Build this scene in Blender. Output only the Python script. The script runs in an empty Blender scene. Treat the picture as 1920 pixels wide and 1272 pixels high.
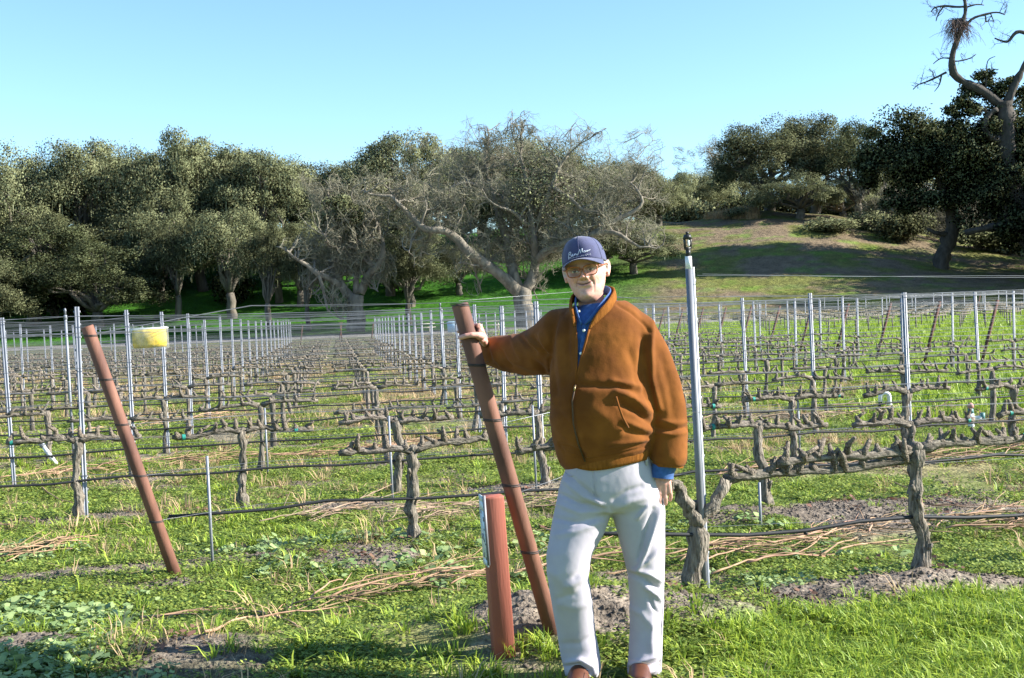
import bpy, bmesh, math, random
import numpy as np
from mathutils import Vector, Matrix

R = math.radians
sc = bpy.context.scene
COL = sc.collection
rnd = random.Random(7)

# ------------------------------------------------------------------ camera
F, CX, CY, CAMZ = 2300.0, 960.0, 636.0, 1.57      # focal length and centre in photo pixels, eye height
_p, _r = R(1.644), R(1.6)
FW = np.array((0.0, math.cos(_p), -math.sin(_p)))
_r0 = np.array((1.0, 0.0, 0.0)); _u0 = np.array((0.0, math.sin(_p), math.cos(_p)))
RT = math.cos(_r) * _r0 - math.sin(_r) * _u0
UP = math.sin(_r) * _r0 + math.cos(_r) * _u0
CAM = np.array((0.0, 0.0, CAMZ))
cam_d = bpy.data.cameras.new("camera"); cam = bpy.data.objects.new("camera", cam_d); COL.objects.link(cam)
cam_d.sensor_width = 36.0; cam_d.lens = 36.0 * F / 1920.0
cam_d.clip_start = 0.1; cam_d.clip_end = 6000.0
M = Matrix.Identity(4)
for i in range(3):
    M[i][0], M[i][1], M[i][2], M[i][3] = RT[i], UP[i], -FW[i], CAM[i]
cam.matrix_world = M
sc.camera = cam

# ------------------------------------------------------------------ sky, sun, exposure
SUN_AZ, SUN_EL = R(91.5), R(29.0)                  # azimuth from the viewing direction towards the right
world = bpy.data.worlds.new("World"); sc.world = world; world.use_nodes = True
wn = world.node_tree.nodes; wl = world.node_tree.links
bg = wn["Background"]
sky = wn.new("ShaderNodeTexSky"); sky.sky_type = 'NISHITA'; sky.sun_disc = False
sky.sun_elevation = SUN_EL; sky.sun_rotation = SUN_AZ
sky.altitude = 200.0; sky.air_density = 1.0; sky.dust_density = 0.3; sky.ozone_density = 1.0
tintn = wn.new("ShaderNodeMix"); tintn.data_type = 'RGBA'; tintn.blend_type = 'MULTIPLY'; tintn.inputs[0].default_value = 1.0
tintn.inputs[7].default_value = (0.75, 0.95, 1.12, 1.0)
wl.new(sky.outputs[0], tintn.inputs[6]); wl.new(tintn.outputs[2], bg.inputs[0]); bg.inputs[1].default_value = 0.085
sun_d = bpy.data.lights.new("sun", 'SUN'); sun_d.energy = 5.0; sun_d.angle = R(0.5); sun_d.color = (1.0, 0.95, 0.87)
sun = bpy.data.objects.new("sun", sun_d); COL.objects.link(sun)
_sd = Vector((math.sin(SUN_AZ) * math.cos(SUN_EL), math.cos(SUN_AZ) * math.cos(SUN_EL), math.sin(SUN_EL)))
sun.rotation_euler = _sd.to_track_quat('Z', 'Y').to_euler(); sun.location = (40, 3, 25)
sc.view_settings.view_transform = 'Standard'; sc.view_settings.look = 'None'
sc.view_settings.exposure = 1.58; sc.view_settings.gamma = 1.0; sc.view_settings.use_curve_mapping = False
try:
    sc.cycles.max_bounces = 6; sc.cycles.transparent_max_bounces = 12; sc.cycles.use_denoising = True
except Exception:
    pass

# ------------------------------------------------------------------ helpers
def ray(px, py):
    return FW + (px - CX) / F * RT + (CY - py) / F * UP
def at(px, py, Y):                                  # the point seen at a photo pixel, at depth Y
    d = ray(px, py); return CAM + d * (Y / d[1])
def proj(P):
    q = np.asarray(P) - CAM
    z = q @ FW
    return CX + F * (q @ RT) / z, CY - F * (q @ UP) / z

def _hash(ix, iy, seed):
    h = (ix.astype(np.int64) * 374761393 + iy.astype(np.int64) * 668265263 + seed * 982451653) & 0x7fffffff
    h = ((h ^ (h >> 13)) * 1274126177) & 0x7fffffff
    h = (h ^ (h >> 16)) & 0xffff
    return h / 65535.0
def vnoise(x, y, seed=0):
    x = np.asarray(x, float); y = np.asarray(y, float)
    ix, iy = np.floor(x), np.floor(y); fx, fy = x - ix, y - iy
    fx = fx * fx * (3 - 2 * fx); fy = fy * fy * (3 - 2 * fy)
    a, b = _hash(ix, iy, seed), _hash(ix + 1, iy, seed)
    c, d = _hash(ix, iy + 1, seed), _hash(ix + 1, iy + 1, seed)
    return (a + (b - a) * fx) * (1 - fy) + (c + (d - c) * fx) * fy
def fbm(x, y, seed=0, oct=4):
    s, a, t = 0.0, 0.5, 0.0
    for o in range(oct):
        s = s + a * vnoise(x * 2 ** o + 17.3 * o, y * 2 ** o + 5.1 * o, seed + o); t += a; a *= 0.5
    return s / t
def sstep(a, b, x):
    t = np.clip((np.asarray(x, float) - a) / (b - a), 0, 1); return t * t * (3 - 2 * t)

class MB:                                           # collects shapes, links them as one mesh object
    def __init__(s): s.v = []; s.f = []; s.n = 0
    def add(s, verts, faces):
        verts = np.asarray(verts, float).reshape(-1, 3)
        for f in faces: s.f.append(np.asarray(f, np.int64) + s.n)
        s.v.append(verts); s.n += len(verts); return s
    def quads(s, verts, q):                         # q: (M,k) index array
        verts = np.asarray(verts, float).reshape(-1, 3)
        s.f.append(np.asarray(q, np.int64) + s.n); s.v.append(verts); s.n += len(verts); return s
    def box(s, c, size, rot=None):
        hx, hy, hz = [k / 2 for k in size]
        v = np.array([(x, y, z) for z in (-hz, hz) for x, y in ((-hx, -hy), (hx, -hy), (hx, hy), (-hx, hy))])
        if rot is not None: v = v @ np.asarray(rot).T
        return s.quads(v + np.asarray(c), [(3, 2, 1, 0), (4, 5, 6, 7), (0, 1, 5, 4), (1, 2, 6, 5), (2, 3, 7, 6), (3, 0, 4, 7)])
    def tube(s, path, radii, sides=8, cap=True, jit=0.0, rg=None, ridge=0.0, nr=5, twist=.25):
        path = np.asarray(path, float); n = len(path)
        radii = np.broadcast_to(np.asarray(radii, float), (n,))
        tan = np.gradient(path, axis=0) if n > 2 else np.repeat((path[-1] - path[0])[None], n, 0)
        tan /= np.linalg.norm(tan, axis=1)[:, None] + 1e-12
        a = np.cross(tan[0], (0, 0, 1.0))
        if np.linalg.norm(a) < 1e-3: a = np.cross(tan[0], (0, 1.0, 0))
        a /= np.linalg.norm(a)
        ang = np.arange(sides) * 2 * math.pi / sides
        rings = []
        for i in range(n):
            a = a - tan[i] * (a @ tan[i]); a /= np.linalg.norm(a) + 1e-12
            b = np.cross(tan[i], a)
            rr = radii[i] * (1 + (rg.uniform(-jit, jit, sides) if jit else 0))
            if ridge: rr = rr * (1 + ridge * np.sin(nr * ang + twist * i) + ridge * .6 * np.sin((nr - 2) * ang - .6 * twist * i + 1.3))
            rings.append(path[i] + (np.cos(ang) * rr)[:, None] * a + (np.sin(ang) * rr)[:, None] * b)
        return s.loft(rings, cap)
    def loft(s, rings, cap=True):
        k = len(rings[0]); n = len(rings)
        v = np.concatenate(rings)
        i = np.arange(k); j = (i + 1) % k
        q = np.concatenate([np.stack([i + r * k, j + r * k, j + (r + 1) * k, i + (r + 1) * k], 1) for r in range(n - 1)])
        base = s.n
        s.quads(v, q)
        if cap:
            c0, c1 = rings[0].mean(0), rings[-1].mean(0)
            s.quads(np.array([c0, c1]), np.zeros((0, 3), int))
            s.f.append(np.stack([np.full(k, s.n - 2), base + j, base + i], 1))
            s.f.append(np.stack([np.full(k, s.n - 1), base + (n - 1) * k + i, base + (n - 1) * k + j], 1))
        return s
    def ball(s, c, r, nu=10, nv=7, rot=None):
        r = np.broadcast_to(np.asarray(r, float), (3,))
        rings = []
        for a in np.linspace(-math.pi / 2 * .96, math.pi / 2 * .96, nv):
            t = np.arange(nu) * 2 * math.pi / nu
            p = np.stack([np.cos(a) * np.cos(t) * r[0], np.cos(a) * np.sin(t) * r[1], np.full(nu, np.sin(a) * r[2])], 1)
            if rot is not None: p = p @ np.asarray(rot).T
            rings.append(p + np.asarray(c))
        return s.loft(rings)
    def mesh(s, name, mat=None, smooth=True):
        me = bpy.data.meshes.new(name)
        V = np.concatenate(s.v) if s.v else np.zeros((0, 3))
        lt, ls = [], []
        for f in s.f:
            if f.ndim == 1: f = f[None]
            if len(f) == 0: continue
            lt.append(np.full(len(f), f.shape[1])); ls.append(f.reshape(-1))
        lt = np.concatenate(lt); ls = np.concatenate(ls)
        me.vertices.add(len(V)); me.vertices.foreach_set("co", V.reshape(-1))
        me.loops.add(len(ls)); me.loops.foreach_set("vertex_index", ls.astype(np.int32))
        me.polygons.add(len(lt))
        st = np.concatenate([[0], np.cumsum(lt)[:-1]])
        me.polygons.foreach_set("loop_start", st.astype(np.int32))
        try: me.polygons.foreach_set("loop_total", lt.astype(np.int32))
        except Exception: pass
        if smooth: me.polygons.foreach_set("use_smooth", np.ones(len(lt), bool))
        me.update(calc_edges=True)
        if mat: me.materials.append(mat)
        return me

def place(name, me, parent=None, loc=None, rot=None, scale=None):
    o = bpy.data.objects.new(name, me); COL.objects.link(o)
    if loc is not None: o.location = tuple(map(float, loc))
    if rot is not None: o.rotation_euler = rot
    if scale is not None: o.scale = scale
    if parent: o.parent = parent
    return o
def tag(o, label=None, cat=None, group=None, kind=None):
    if label: o["label"] = label
    if cat: o["category"] = cat
    if group: o["group"] = group
    if kind: o["kind"] = kind
    return o
def empty(name, loc, label, cat, group=None, rotz=0.0):
    o = place(name, None, None, loc, (0, 0, rotz)); o.empty_display_size = 0.2
    return tag(o, label, cat, group)
ORD = ["zeroth", "first", "second", "third", "fourth", "fifth", "sixth", "seventh", "eighth", "ninth", "tenth", "eleventh",
       "twelfth", "thirteenth", "fourteenth", "fifteenth", "sixteenth", "seventeenth", "eighteenth", "nineteenth", "twentieth",
       "twenty-first", "twenty-second", "twenty-third", "twenty-fourth", "twenty-fifth", "twenty-sixth", "twenty-seventh",
       "twenty-eighth", "twenty-ninth", "thirtieth", "thirty-first", "thirty-second", "thirty-third", "thirty-fourth"]

# ------------------------------------------------------------------ materials
def mat(name, col, col2=None, rough=0.7, scale=20.0, metal=0.0, bump=0.0, bscale=None, stretch=(1, 1, 1), island=0.0,
        sheen=0.0, trans=0.0, spec=0.3, objrand=0.0, attr=None, detail=5.0, sub=0.0, lo=0.35, hi=0.65):
    m = bpy.data.materials.new(name); m.use_nodes = True
    nt = m.node_tree; N = nt.nodes; L = nt.links
    b = N["Principled BSDF"]; b.inputs["Roughness"].default_value = rough; b.inputs["Metallic"].default_value = metal
    b.inputs["Specular IOR Level"].default_value = spec
    if sheen: b.inputs["Sheen Weight"].default_value = sheen; b.inputs["Sheen Roughness"].default_value = 0.6
    tc = N.new("ShaderNodeTexCoord"); mp = N.new("ShaderNodeMapping"); mp.inputs["Scale"].default_value = stretch
    L.new(tc.outputs["Object"], mp.inputs["Vector"])
    no = N.new("ShaderNodeTexNoise"); no.inputs["Scale"].default_value = scale; no.inputs["Detail"].default_value = detail
    L.new(mp.outputs[0], no.inputs["Vector"])
    rm = N.new("ShaderNodeMapRange"); rm.inputs[1].default_value = lo; rm.inputs[2].default_value = hi
    L.new(no.outputs["Fac"], rm.inputs[0])
    mx = N.new("ShaderNodeMix"); mx.data_type = 'RGBA'
    mx.inputs[6].default_value = (*col, 1); mx.inputs[7].default_value = (*(col2 or [c * 0.7 for c in col]), 1)
    L.new(rm.outputs[0], mx.inputs[0])
    out = mx.outputs[2]
    if attr:
        at_ = N.new("ShaderNodeAttribute"); at_.attribute_name = attr
        m2 = N.new("ShaderNodeMix"); m2.data_type = 'RGBA'; m2.blend_type = 'MULTIPLY'; m2.inputs[0].default_value = 1.0
        L.new(out, m2.inputs[6]); L.new(at_.outputs["Color"], m2.inputs[7]); out = m2.outputs[2]
    if island or objrand:
        src = None
        hs = N.new("ShaderNodeHueSaturation")
        if island:
            g = N.new("ShaderNodeNewGeometry"); src = g.outputs["Random Per Island"]; k = island
        else:
            g = N.new("ShaderNodeObjectInfo"); src = g.outputs["Random"]; k = objrand
        mr = N.new("ShaderNodeMapRange"); mr.inputs[3].default_value = 1 - k; mr.inputs[4].default_value = 1 + k
        L.new(src, mr.inputs[0]); L.new(mr.outputs[0], hs.inputs["Value"])
        mh = N.new("ShaderNodeMapRange"); mh.inputs[3].default_value = 0.5 + 0.05 * k; mh.inputs[4].default_value = 0.5 - 0.07 * k
        L.new(src, mh.inputs[0]); L.new(mh.outputs[0], hs.inputs["Hue"])
        L.new(out, hs.inputs["Color"]); out = hs.outputs[0]
    L.new(out, b.inputs["Base Color"])
    if sub:
        b.inputs["Subsurface Weight"].default_value = sub; b.inputs["Subsurface Scale"].default_value = 0.01
        b.inputs["Subsurface Radius"].default_value = (1.0, 0.35, 0.2)
    if bump:
        n2 = N.new("ShaderNodeTexNoise"); n2.inputs["Scale"].default_value = bscale or scale * 2; n2.inputs["Detail"].default_value = 4
        L.new(mp.outputs[0], n2.inputs["Vector"])
        bp = N.new("ShaderNodeBump"); bp.inputs["Strength"].default_value = 1.0; bp.inputs["Distance"].default_value = bump
        L.new(n2.outputs["Fac"], bp.inputs["Height"]); L.new(bp.outputs[0], b.inputs["Normal"])
    if trans:
        t = N.new("ShaderNodeBsdfTranslucent"); L.new(out, t.inputs["Color"])
        ms = N.new("ShaderNodeMixShader"); ms.inputs[0].default_value = trans
        L.new(b.outputs[0], ms.inputs[1]); L.new(t.outputs[0], ms.inputs[2])
        L.new(ms.outputs[0], N["Material Output"].inputs["Surface"])
    return m
# ------------------------------------------------------------------ terrain
ROWA = R(18.0)
U = np.array((math.cos(ROWA), math.sin(ROWA))); NV = np.array((-math.sin(ROWA), math.cos(ROWA)))
ROW0, ROWS = 5.55, 2.42                                # distance of the front row, row spacing
NROWS = 22
def rowpt(n, t): return NV * n + U * t
_gy = [-40, 4.4, 4.9, 5.6, 6.2, 7.5, 10.5, 18, 30, 50, 80, 112, 400]
_gz = [.0, .0, .01, .03, .0, -.03, -.10, -.15, -.28, -.45, -.5, -.5, -.5]
_cx = [-1500, -300, 0, 300, 600, 1000, 1290, 1450, 1560, 1640, 1790, 1920, 2300, 3500]
_cy = [500, 470, 455, 452, 440, 432, 418, 405, 410, 424, 457, 474, 510, 530]
MOUNDS = []                                            # (X, Y, radius, height): heaps of loose soil
def _gplane(px, py, z=0.02):
    d = ray(px, py); s = (z - CAMZ) / d[2]; return CAM[0] + d[0] * s, d[1] * s
for (px, py, r, h) in ((1090, 1190, .50, .13), (1000, 1200, .34, .06), (1318, 1182, .40, .10), (1560, 1140, .45, .05), (1690, 1118, .35, .05),
                       (60, 1220, .30, .05), (360, 1235, .3, .04), (1370, 965, .5, .07), (1640, 960, .9, .06),
                       (1850, 945, .6, .06), (330, 1085, .22, .03), (690, 1040, .5, .04), (650, 935, .5, .04),
                       (1830, 1105, .5, .04), (1760, 1110, .25, .05)):
    x_, y_ = _gplane(px, py); MOUNDS.append((x_, y_, r, h))
def gz(X, Y):
    X = np.asarray(X, float); Y = np.asarray(Y, float)
    z = np.interp(Y, _gy, _gz) + .012 * np.clip(X, -60, 60) * np.clip((Y - 5) / 40, 0, 1)
    n = -math.sin(ROWA) * X + math.cos(ROWA) * Y
    ph = (n - ROW0) / ROWS; fr = np.abs(ph - np.round(ph)) * ROWS
    inrow = (np.round(ph) >= 0) & (np.round(ph) < NROWS)
    z = z + np.where(inrow, .035 * np.exp(-(fr / .35) ** 2), 0)
    near = np.clip(1 - (Y - 40) / 30, 0, 1)
    z = z + near * (.05 * (fbm(X * .9, Y * .9, 3) - .5) + .03 * (fbm(X * 5, Y * 5, 9, 3) - .5))
    if Y.min() < 16:
        nz = 0.75 + .5 * fbm(X * 9, Y * 9, 21, 3)
        for (mx, my, r, h) in MOUNDS:
            z = z + h * nz * np.exp(-(((X - mx) / r) ** 2 + ((Y - my) / (r * .8)) ** 2))
    z = z + (.02 - z) * np.exp(-((X - .42) / .5) ** 2 - ((Y - 4.82) / .32) ** 2)
    # hill beyond the road
    px = CX + F * X / np.maximum(Y, 20)
    yc = np.interp(px, _cx, _cy)
    yh = 570 - .028 * (px - 960)
    hc = CAMZ + (yh - yc) / F * 165 + .5
    s = np.clip((Y - 110) / 55, 0, 1)
    prof = np.where(s < 1, s * s * (3 - 2 * s) * .55 + s * .45, 1.0)
    back = np.clip((Y - 175) / 500, 0, 1)
    z = z + np.where(Y > 110, hc * prof * (1 - .8 * back) + (fbm(X * .12, Y * .12, 31) - .5) * 1.6 * s, 0)
    return z
_GX, _GY = np.arange(-30, 30.01, .1), np.arange(2, 62.01, .1)
_GG = gz(*np.meshgrid(_GX, _GY))
def g1(X, Y):
    if -29.9 < X < 29.9 and 2.1 < Y < 61.9:
        fx, fy = (X + 30) * 10, (Y - 2) * 10; i, j = int(fx), int(fy); fx -= i; fy -= j
        return float((_GG[j, i] * (1 - fx) + _GG[j, i + 1] * fx) * (1 - fy) + (_GG[j + 1, i] * (1 - fx) + _GG[j + 1, i + 1] * fx) * fy)
    return float(gz(np.array([X]), np.array([Y]))[0])
def onground(px, py, y0=3.0, y1=230.0):                # where a photo pixel meets the terrain
    d = ray(px, py); ys = np.geomspace(y0, y1, 500); P = CAM + d * (ys / d[1])[:, None]
    below = P[:, 2] < gz(P[:, 0], P[:, 1])
    i = int(np.argmax(below)) if below.any() else len(ys) - 1
    return P[i, 0], P[i, 1], g1(P[i, 0], P[i, 1])

def dirtmask(X, Y):
    n = -math.sin(ROWA) * X + math.cos(ROWA) * Y
    ph = (n - ROW0) / ROWS; fr = np.abs(ph - np.round(ph)) * ROWS
    a = np.where((Y < 60) & (np.round(ph) >= 0), np.exp(-(fr / .38) ** 2) * sstep(.34, .56, fbm(X * .8, Y * .8, 41)), 0)
    b = sstep(.62, .72, fbm(X * 1.7, Y * 1.7, 51)) * .8
    d = np.maximum(a, b)
    nz = .25 * (fbm(X * 6, Y * 6, 61) - .5)
    for (mx, my, r, h) in MOUNDS:
        q = np.exp(-(((X - mx) / (r * .95)) ** 2 + ((Y - my) / (r * .75)) ** 2))
        d = np.maximum(d, sstep(.25, .6, q + nz))
    return d
def rightend(Y): return 9.6 - (Y - 30) * .18           # X where the vine rows stop on the right
def lushmask(X, Y):                                    # tall bright grass
    n = -math.sin(ROWA) * X + math.cos(ROWA) * Y
    a = sstep(5.25, 4.75, n + .35 * (fbm(X * 2, Y * 2, 71) - .5)) * sstep(.7, 1.1, X)
    b = sstep(4.75, 4.45, Y + .3 * (fbm(X * 2, Y * 2, 72) - .5)) * sstep(-1.0, -.4, X)
    c = sstep(rightend(Y) - 4, rightend(Y) + 1, X) * sstep(22, 26, Y) * sstep(92, 85, Y) * .95
    c2 = sstep(15, 18, Y) * sstep(2.5, 6, X) * sstep(.35, .55, fbm(X * .35, Y * .35, 74)) * sstep(90, 50, Y)
    return np.maximum(np.maximum(a, b), np.maximum(c, c2))

def build_ground():
    ys = np.concatenate([np.linspace(-60, 2.5, 14), np.linspace(2.6, 3.8, 12)[1:], np.geomspace(3.85, 16, 300), np.geomspace(16.1, 110, 170), np.geomspace(110.8, 240, 110), np.geomspace(246, 3000, 22)])
    a = np.concatenate([-np.geomspace(6, .56, 22), np.linspace(-.55, .55, 330), np.geomspace(.56, 6, 22)])
    A, Yg = np.meshgrid(a, ys); X = A * np.maximum(np.abs(Yg), 4.5) * 1.0
    Z = gz(X, Yg)
    ny, nx = Yg.shape
    V = np.stack([X, Yg, Z], 2).reshape(-1, 3)
    i = np.arange(ny - 1)[:, None] * nx + np.arange(nx - 1)[None]
    q = np.stack([i, i + 1, i + 1 + nx, i + nx], 2).reshape(-1, 4)
    mb = MB().quads(V, q)
    x, y = X.reshape(-1), Yg.reshape(-1)
    green = np.array((.13, .17, .042)); weed = np.array((.19, .185, .08)); dry = np.array((.27, .215, .12))
    soil = np.array((.185, .152, .118)); road = np.array((.23, .215, .195)); lush = np.array((.175, .30, .032))
    f1 = fbm(x * 1.3, y * 1.3, 81)[:, None]; f2 = fbm(x * .5, y * .5, 82)[:, None]
    c = green * (1 - f1) + weed * f1
    c = c + (dry - c) * (sstep(.46, .7, f2) * .65)
    dm = dirtmask(x, y)[:, None]; c = c + (soil - c) * dm
    lm = lushmask(x, y)[:, None]; c = c + (lush - c) * lm
    # beyond the vineyard: bare yard, road, hillside
    far = sstep(56, 66, y)[:, None] * (1 - lm)
    yard = np.array((.17, .15, .115)) * (1 - f2) + np.array((.10, .12, .04)) * f2
    c = c + (yard - c) * far
    rd = (sstep(93, 95, y + (fbm(x * .1, y * .1, 5) - .5) * 2) * sstep(107, 105, y))[:, None]
    c = c + (road - c) * rd
    hill = sstep(107, 112, y + (fbm(x * .2, y * .2, 6) - .5) * 4)[:, None]
    px = CX + F * x / np.maximum(y, 20)
    hg = np.array((.035, .115, .010)); hb = np.array((.155, .118, .075)); hy = np.array((.30, .24, .035)); ho = np.array((.125, .13, .036))
    right = sstep(1080, 1300, px + 140 * (fbm(x * .1, y * .1, 7) - .5))[:, None]
    f3 = fbm(x * .22, y * .5, 91)[:, None]; f4 = fbm(x * .5, y * 1.0, 92)[:, None]
    rc = hb + (ho - hb) * sstep(.46, .64, f3)
    rc = rc + (np.array((.10, .2, .02)) - rc) * (sstep(.6, .72, f4) * .5)
    rc = rc + (hy - rc) * (sstep(.5, .62, fbm(x * .3, y * .3, 93))[:, None] * sstep(128, 112, y)[:, None] * sstep(1400, 1700, px)[:, None])
    rc = rc + (np.array((.42, .33, .17)) - rc) * (sstep(168, 180, y)[:, None] * .8)
    hc = hg * (1 - right) + rc * right
    c = c + (hc - c) * hill
    me = mb.mesh("ground", None)
    ca = me.color_attributes.new("Col", 'FLOAT_COLOR', 'POINT')
    ca.data.foreach_set("color", np.concatenate([np.clip(c, 0, 1), np.ones((len(c), 1))], 1).astype(np.float32).reshape(-1))
    m = bpy.data.materials.new("ground_soil_and_weeds"); m.use_nodes = True
    N = m.node_tree.nodes; L = m.node_tree.links; b = N["Principled BSDF"]
    b.inputs["Roughness"].default_value = .95; b.inputs["Specular IOR Level"].default_value = .1
    at_ = N.new("ShaderNodeAttribute"); at_.attribute_name = "Col"
    tc = N.new("ShaderNodeTexCoord")
    cur = at_.outputs["Color"]
    for scl, lo, hi in ((.9, .75, 1.25), (7, .6, 1.4), (45, .6, 1.4)):
        no = N.new("ShaderNodeTexNoise"); no.inputs["Scale"].default_value = scl; no.inputs["Detail"].default_value = 4
        L.new(tc.outputs["Object"], no.inputs["Vector"])
        mr = N.new("ShaderNodeMapRange"); mr.inputs[1].default_value = .3; mr.inputs[2].default_value = .7
        mr.inputs[3].default_value = lo; mr.inputs[4].default_value = hi; L.new(no.outputs["Fac"], mr.inputs[0])
        mx = N.new("ShaderNodeMix"); mx.data_type = 'RGBA'; mx.blend_type = 'MULTIPLY'; mx.inputs[0].default_value = 1
        L.new(cur, mx.inputs[6]); L.new(mr.outputs[0], mx.inputs[7]); cur = mx.outputs[2]
    L.new(cur, b.inputs["Base Color"])
    no = N.new("ShaderNodeTexNoise"); no.inputs["Scale"].default_value = 38; no.inputs["Detail"].default_value = 6
    L.new(tc.outputs["Object"], no.inputs["Vector"])
    no2 = N.new("ShaderNodeTexNoise"); no2.inputs["Scale"].default_value = 1.6; no2.inputs["Detail"].default_value = 8
    L.new(tc.outputs["Object"], no2.inputs["Vector"])
    bp = N.new("ShaderNodeBump"); bp.inputs["Distance"].default_value = .03; L.new(no.outputs["Fac"], bp.inputs["Height"])
    bp2 = N.new("ShaderNodeBump"); bp2.inputs["Distance"].default_value = .35; bp2.inputs["Strength"].default_value = .6
    L.new(no2.outputs["Fac"], bp2.inputs["Height"]); L.new(bp.outputs[0], bp2.inputs["Normal"]); L.new(bp2.outputs[0], b.inputs["Normal"])
    me.materials.append(m)
    tag(place("ground", me), "weedy vineyard ground rising to grassy hillside", None, None, "structure")
build_ground()

# ------------------------------------------------------------------ ground cover
def scatter(name, pts, rots, scl, idx, protos, label=None):
    pc = bpy.data.collections.new(name + "_kinds")
    for k, me in enumerate(protos):
        o = bpy.data.objects.new("%s_%02d" % (name, k), me); pc.objects.link(o)
    me = bpy.data.meshes.new(name); me.vertices.add(len(pts)); me.vertices.foreach_set("co", np.asarray(pts, np.float32).reshape(-1))
    a = me.attributes.new("rot", 'FLOAT_VECTOR', 'POINT'); a.data.foreach_set("vector", np.asarray(rots, np.float32).reshape(-1))
    a = me.attributes.new("scl", 'FLOAT', 'POINT'); a.data.foreach_set("value", np.asarray(scl, np.float32))
    a = me.attributes.new("idx", 'INT', 'POINT'); a.data.foreach_set("value", np.asarray(idx, np.int32))
    ng = bpy.data.node_groups.new(name + "_scatter", 'GeometryNodeTree')
    ng.interface.new_socket("Geometry", in_out='INPUT', socket_type='NodeSocketGeometry')
    ng.interface.new_socket("Geometry", in_out='OUTPUT', socket_type='NodeSocketGeometry')
    N = ng.nodes; L = ng.links
    gi = N.new("NodeGroupInput"); go = N.new("NodeGroupOutput"); ip = N.new("GeometryNodeInstanceOnPoints")
    ci = N.new("GeometryNodeCollectionInfo"); ci.inputs["Collection"].default_value = pc
    ci.inputs["Separate Children"].default_value = True; ci.inputs["Reset Children"].default_value = True
    def na(nm, dt):
        n = N.new("GeometryNodeInputNamedAttribute"); n.data_type = dt; n.inputs["Name"].default_value = nm
        return next(s for s in n.outputs if s.enabled and s.name == "Attribute")
    L.new(gi.outputs[0], ip.inputs["Points"]); L.new(ci.outputs[0], ip.inputs["Instance"])
    ip.inputs["Pick Instance"].default_value = True
    L.new(na("idx", 'INT'), ip.inputs["Instance Index"]); L.new(na("rot", 'FLOAT_VECTOR'), ip.inputs["Rotation"])
    L.new(na("scl", 'FLOAT'), ip.inputs["Scale"]); L.new(ip.outputs[0], go.inputs[0])
    o = place(name, me); md = o.modifiers.new("scatter", 'NODES'); md.node_group = ng
    return tag(o, label, None, None, "stuff")

rg = np.random.default_rng(11)
M_weed = mat("weed_leaf", (.25, .33, .065), (.175, .255, .048), rough=.6, scale=3, island=.45, trans=.4)
M_mallow = mat("mallow_leaf", (.25, .34, .14), (.17, .27, .09), rough=.6, scale=3, island=.35, trans=.25)
M_grass = mat("grass_blade", (.28, .39, .05), (.20, .31, .036), rough=.5, scale=2, island=.4, trans=.35)
M_drygrass = mat("dry_straw", (.42, .33, .17), (.30, .22, .11), rough=.8, scale=5, island=.35, trans=.2)
M_clod = mat("soil_clod", (.25, .21, .165), (.15, .122, .095), rough=.95, scale=18, bump=.01, bscale=50, island=.3)
M_deadleaf = mat("dead_leaf", (.17, .105, .06), (.10, .06, .036), rough=.8, scale=8, island=.45, trans=.15)

def clump_mesh(seed, n, rad, leaf, hmax, m, lobed=False):
    q = np.random.default_rng(seed); V = []; Fq = []
    for k in range(n):
        a = q.uniform(0, 6.283); r = rad * math.sqrt(q.uniform()); h = hmax * q.uniform(.2, 1) * (1 - .5 * r / rad)
        c = np.array((r * math.cos(a), r * math.sin(a), h)); s = leaf * q.uniform(.6, 1.25)
        tl = q.uniform(-.5, .5, 2); d = q.uniform(0, 6.283)
        ex = np.array((math.cos(d), math.sin(d), tl[0])); ey = np.array((-math.sin(d), math.cos(d), tl[1]))
        o = len(V)
        if lobed:                                        # rounded leaf, cupped
            for a_ in range(6): V.append(c + (ex * math.cos(a_ * 1.047) + ey * math.sin(a_ * 1.047)) * s * (.5 if a_ else .22) + np.array((0, 0, s * .10 * (a_ % 2))))
            Fq.append((o, o + 1, o + 2, o + 3)); Fq.append((o, o + 3, o + 4, o + 5)); continue
        V += [c - ex * s * .5, c + ey * s * .42, c + ex * s * .5 - np.array((0, 0, s * .15)), c - ey * s * .42]
        Fq.append((o, o + 1, o + 2, o + 3))
    return MB().quads(V, Fq).mesh("leaf_clump", m, False)
def tuft_mesh(seed, n, rad, lmin, lmax, w, m, droop=.5):
    q = np.random.default_rng(seed); mb = MB()
    for k in range(n):
        a = q.uniform(0, 6.283); r = rad * q.uniform(); l = q.uniform(lmin, lmax); d = a + q.uniform(-.8, .8)
        b = np.array((r * math.cos(a), r * math.sin(a), -.01)); out = np.array((math.cos(d), math.sin(d), 0)); sd = np.array((-math.sin(d), math.cos(d), 0))
        ln = q.uniform(.1, droop)
        p1 = b + np.array((0, 0, l * .55)) + out * l * ln * .35; p2 = b + np.array((0, 0, l * (.95 - .3 * ln))) + out * l * ln * 1.0
        mb.quads([b - sd * w, b + sd * w, p1 + sd * w * .8, p1 - sd * w * .8, p2], np.zeros((0, 4), int))
        o = mb.n - 5
        mb.f.append(np.array([(o, o + 1, o + 2, o + 3)])); mb.f.append(np.array([(o + 3, o + 2, o + 4)]))
    return mb.mesh("grass_tuft", m, False)
def clod_mesh(seed, m):
    q = np.random.default_rng(seed); mb = MB()
    rings = [np.stack([np.cos(t := np.arange(6) * 1.047) * r, np.sin(t) * r, np.full(6, z)], 1) * q.uniform(.75, 1.25, (6, 1)) for r, z in ((.5, -.35), (.85, 0), (.55, .42))]
    return mb.loft(rings).mesh("clod", m, False)

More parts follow.
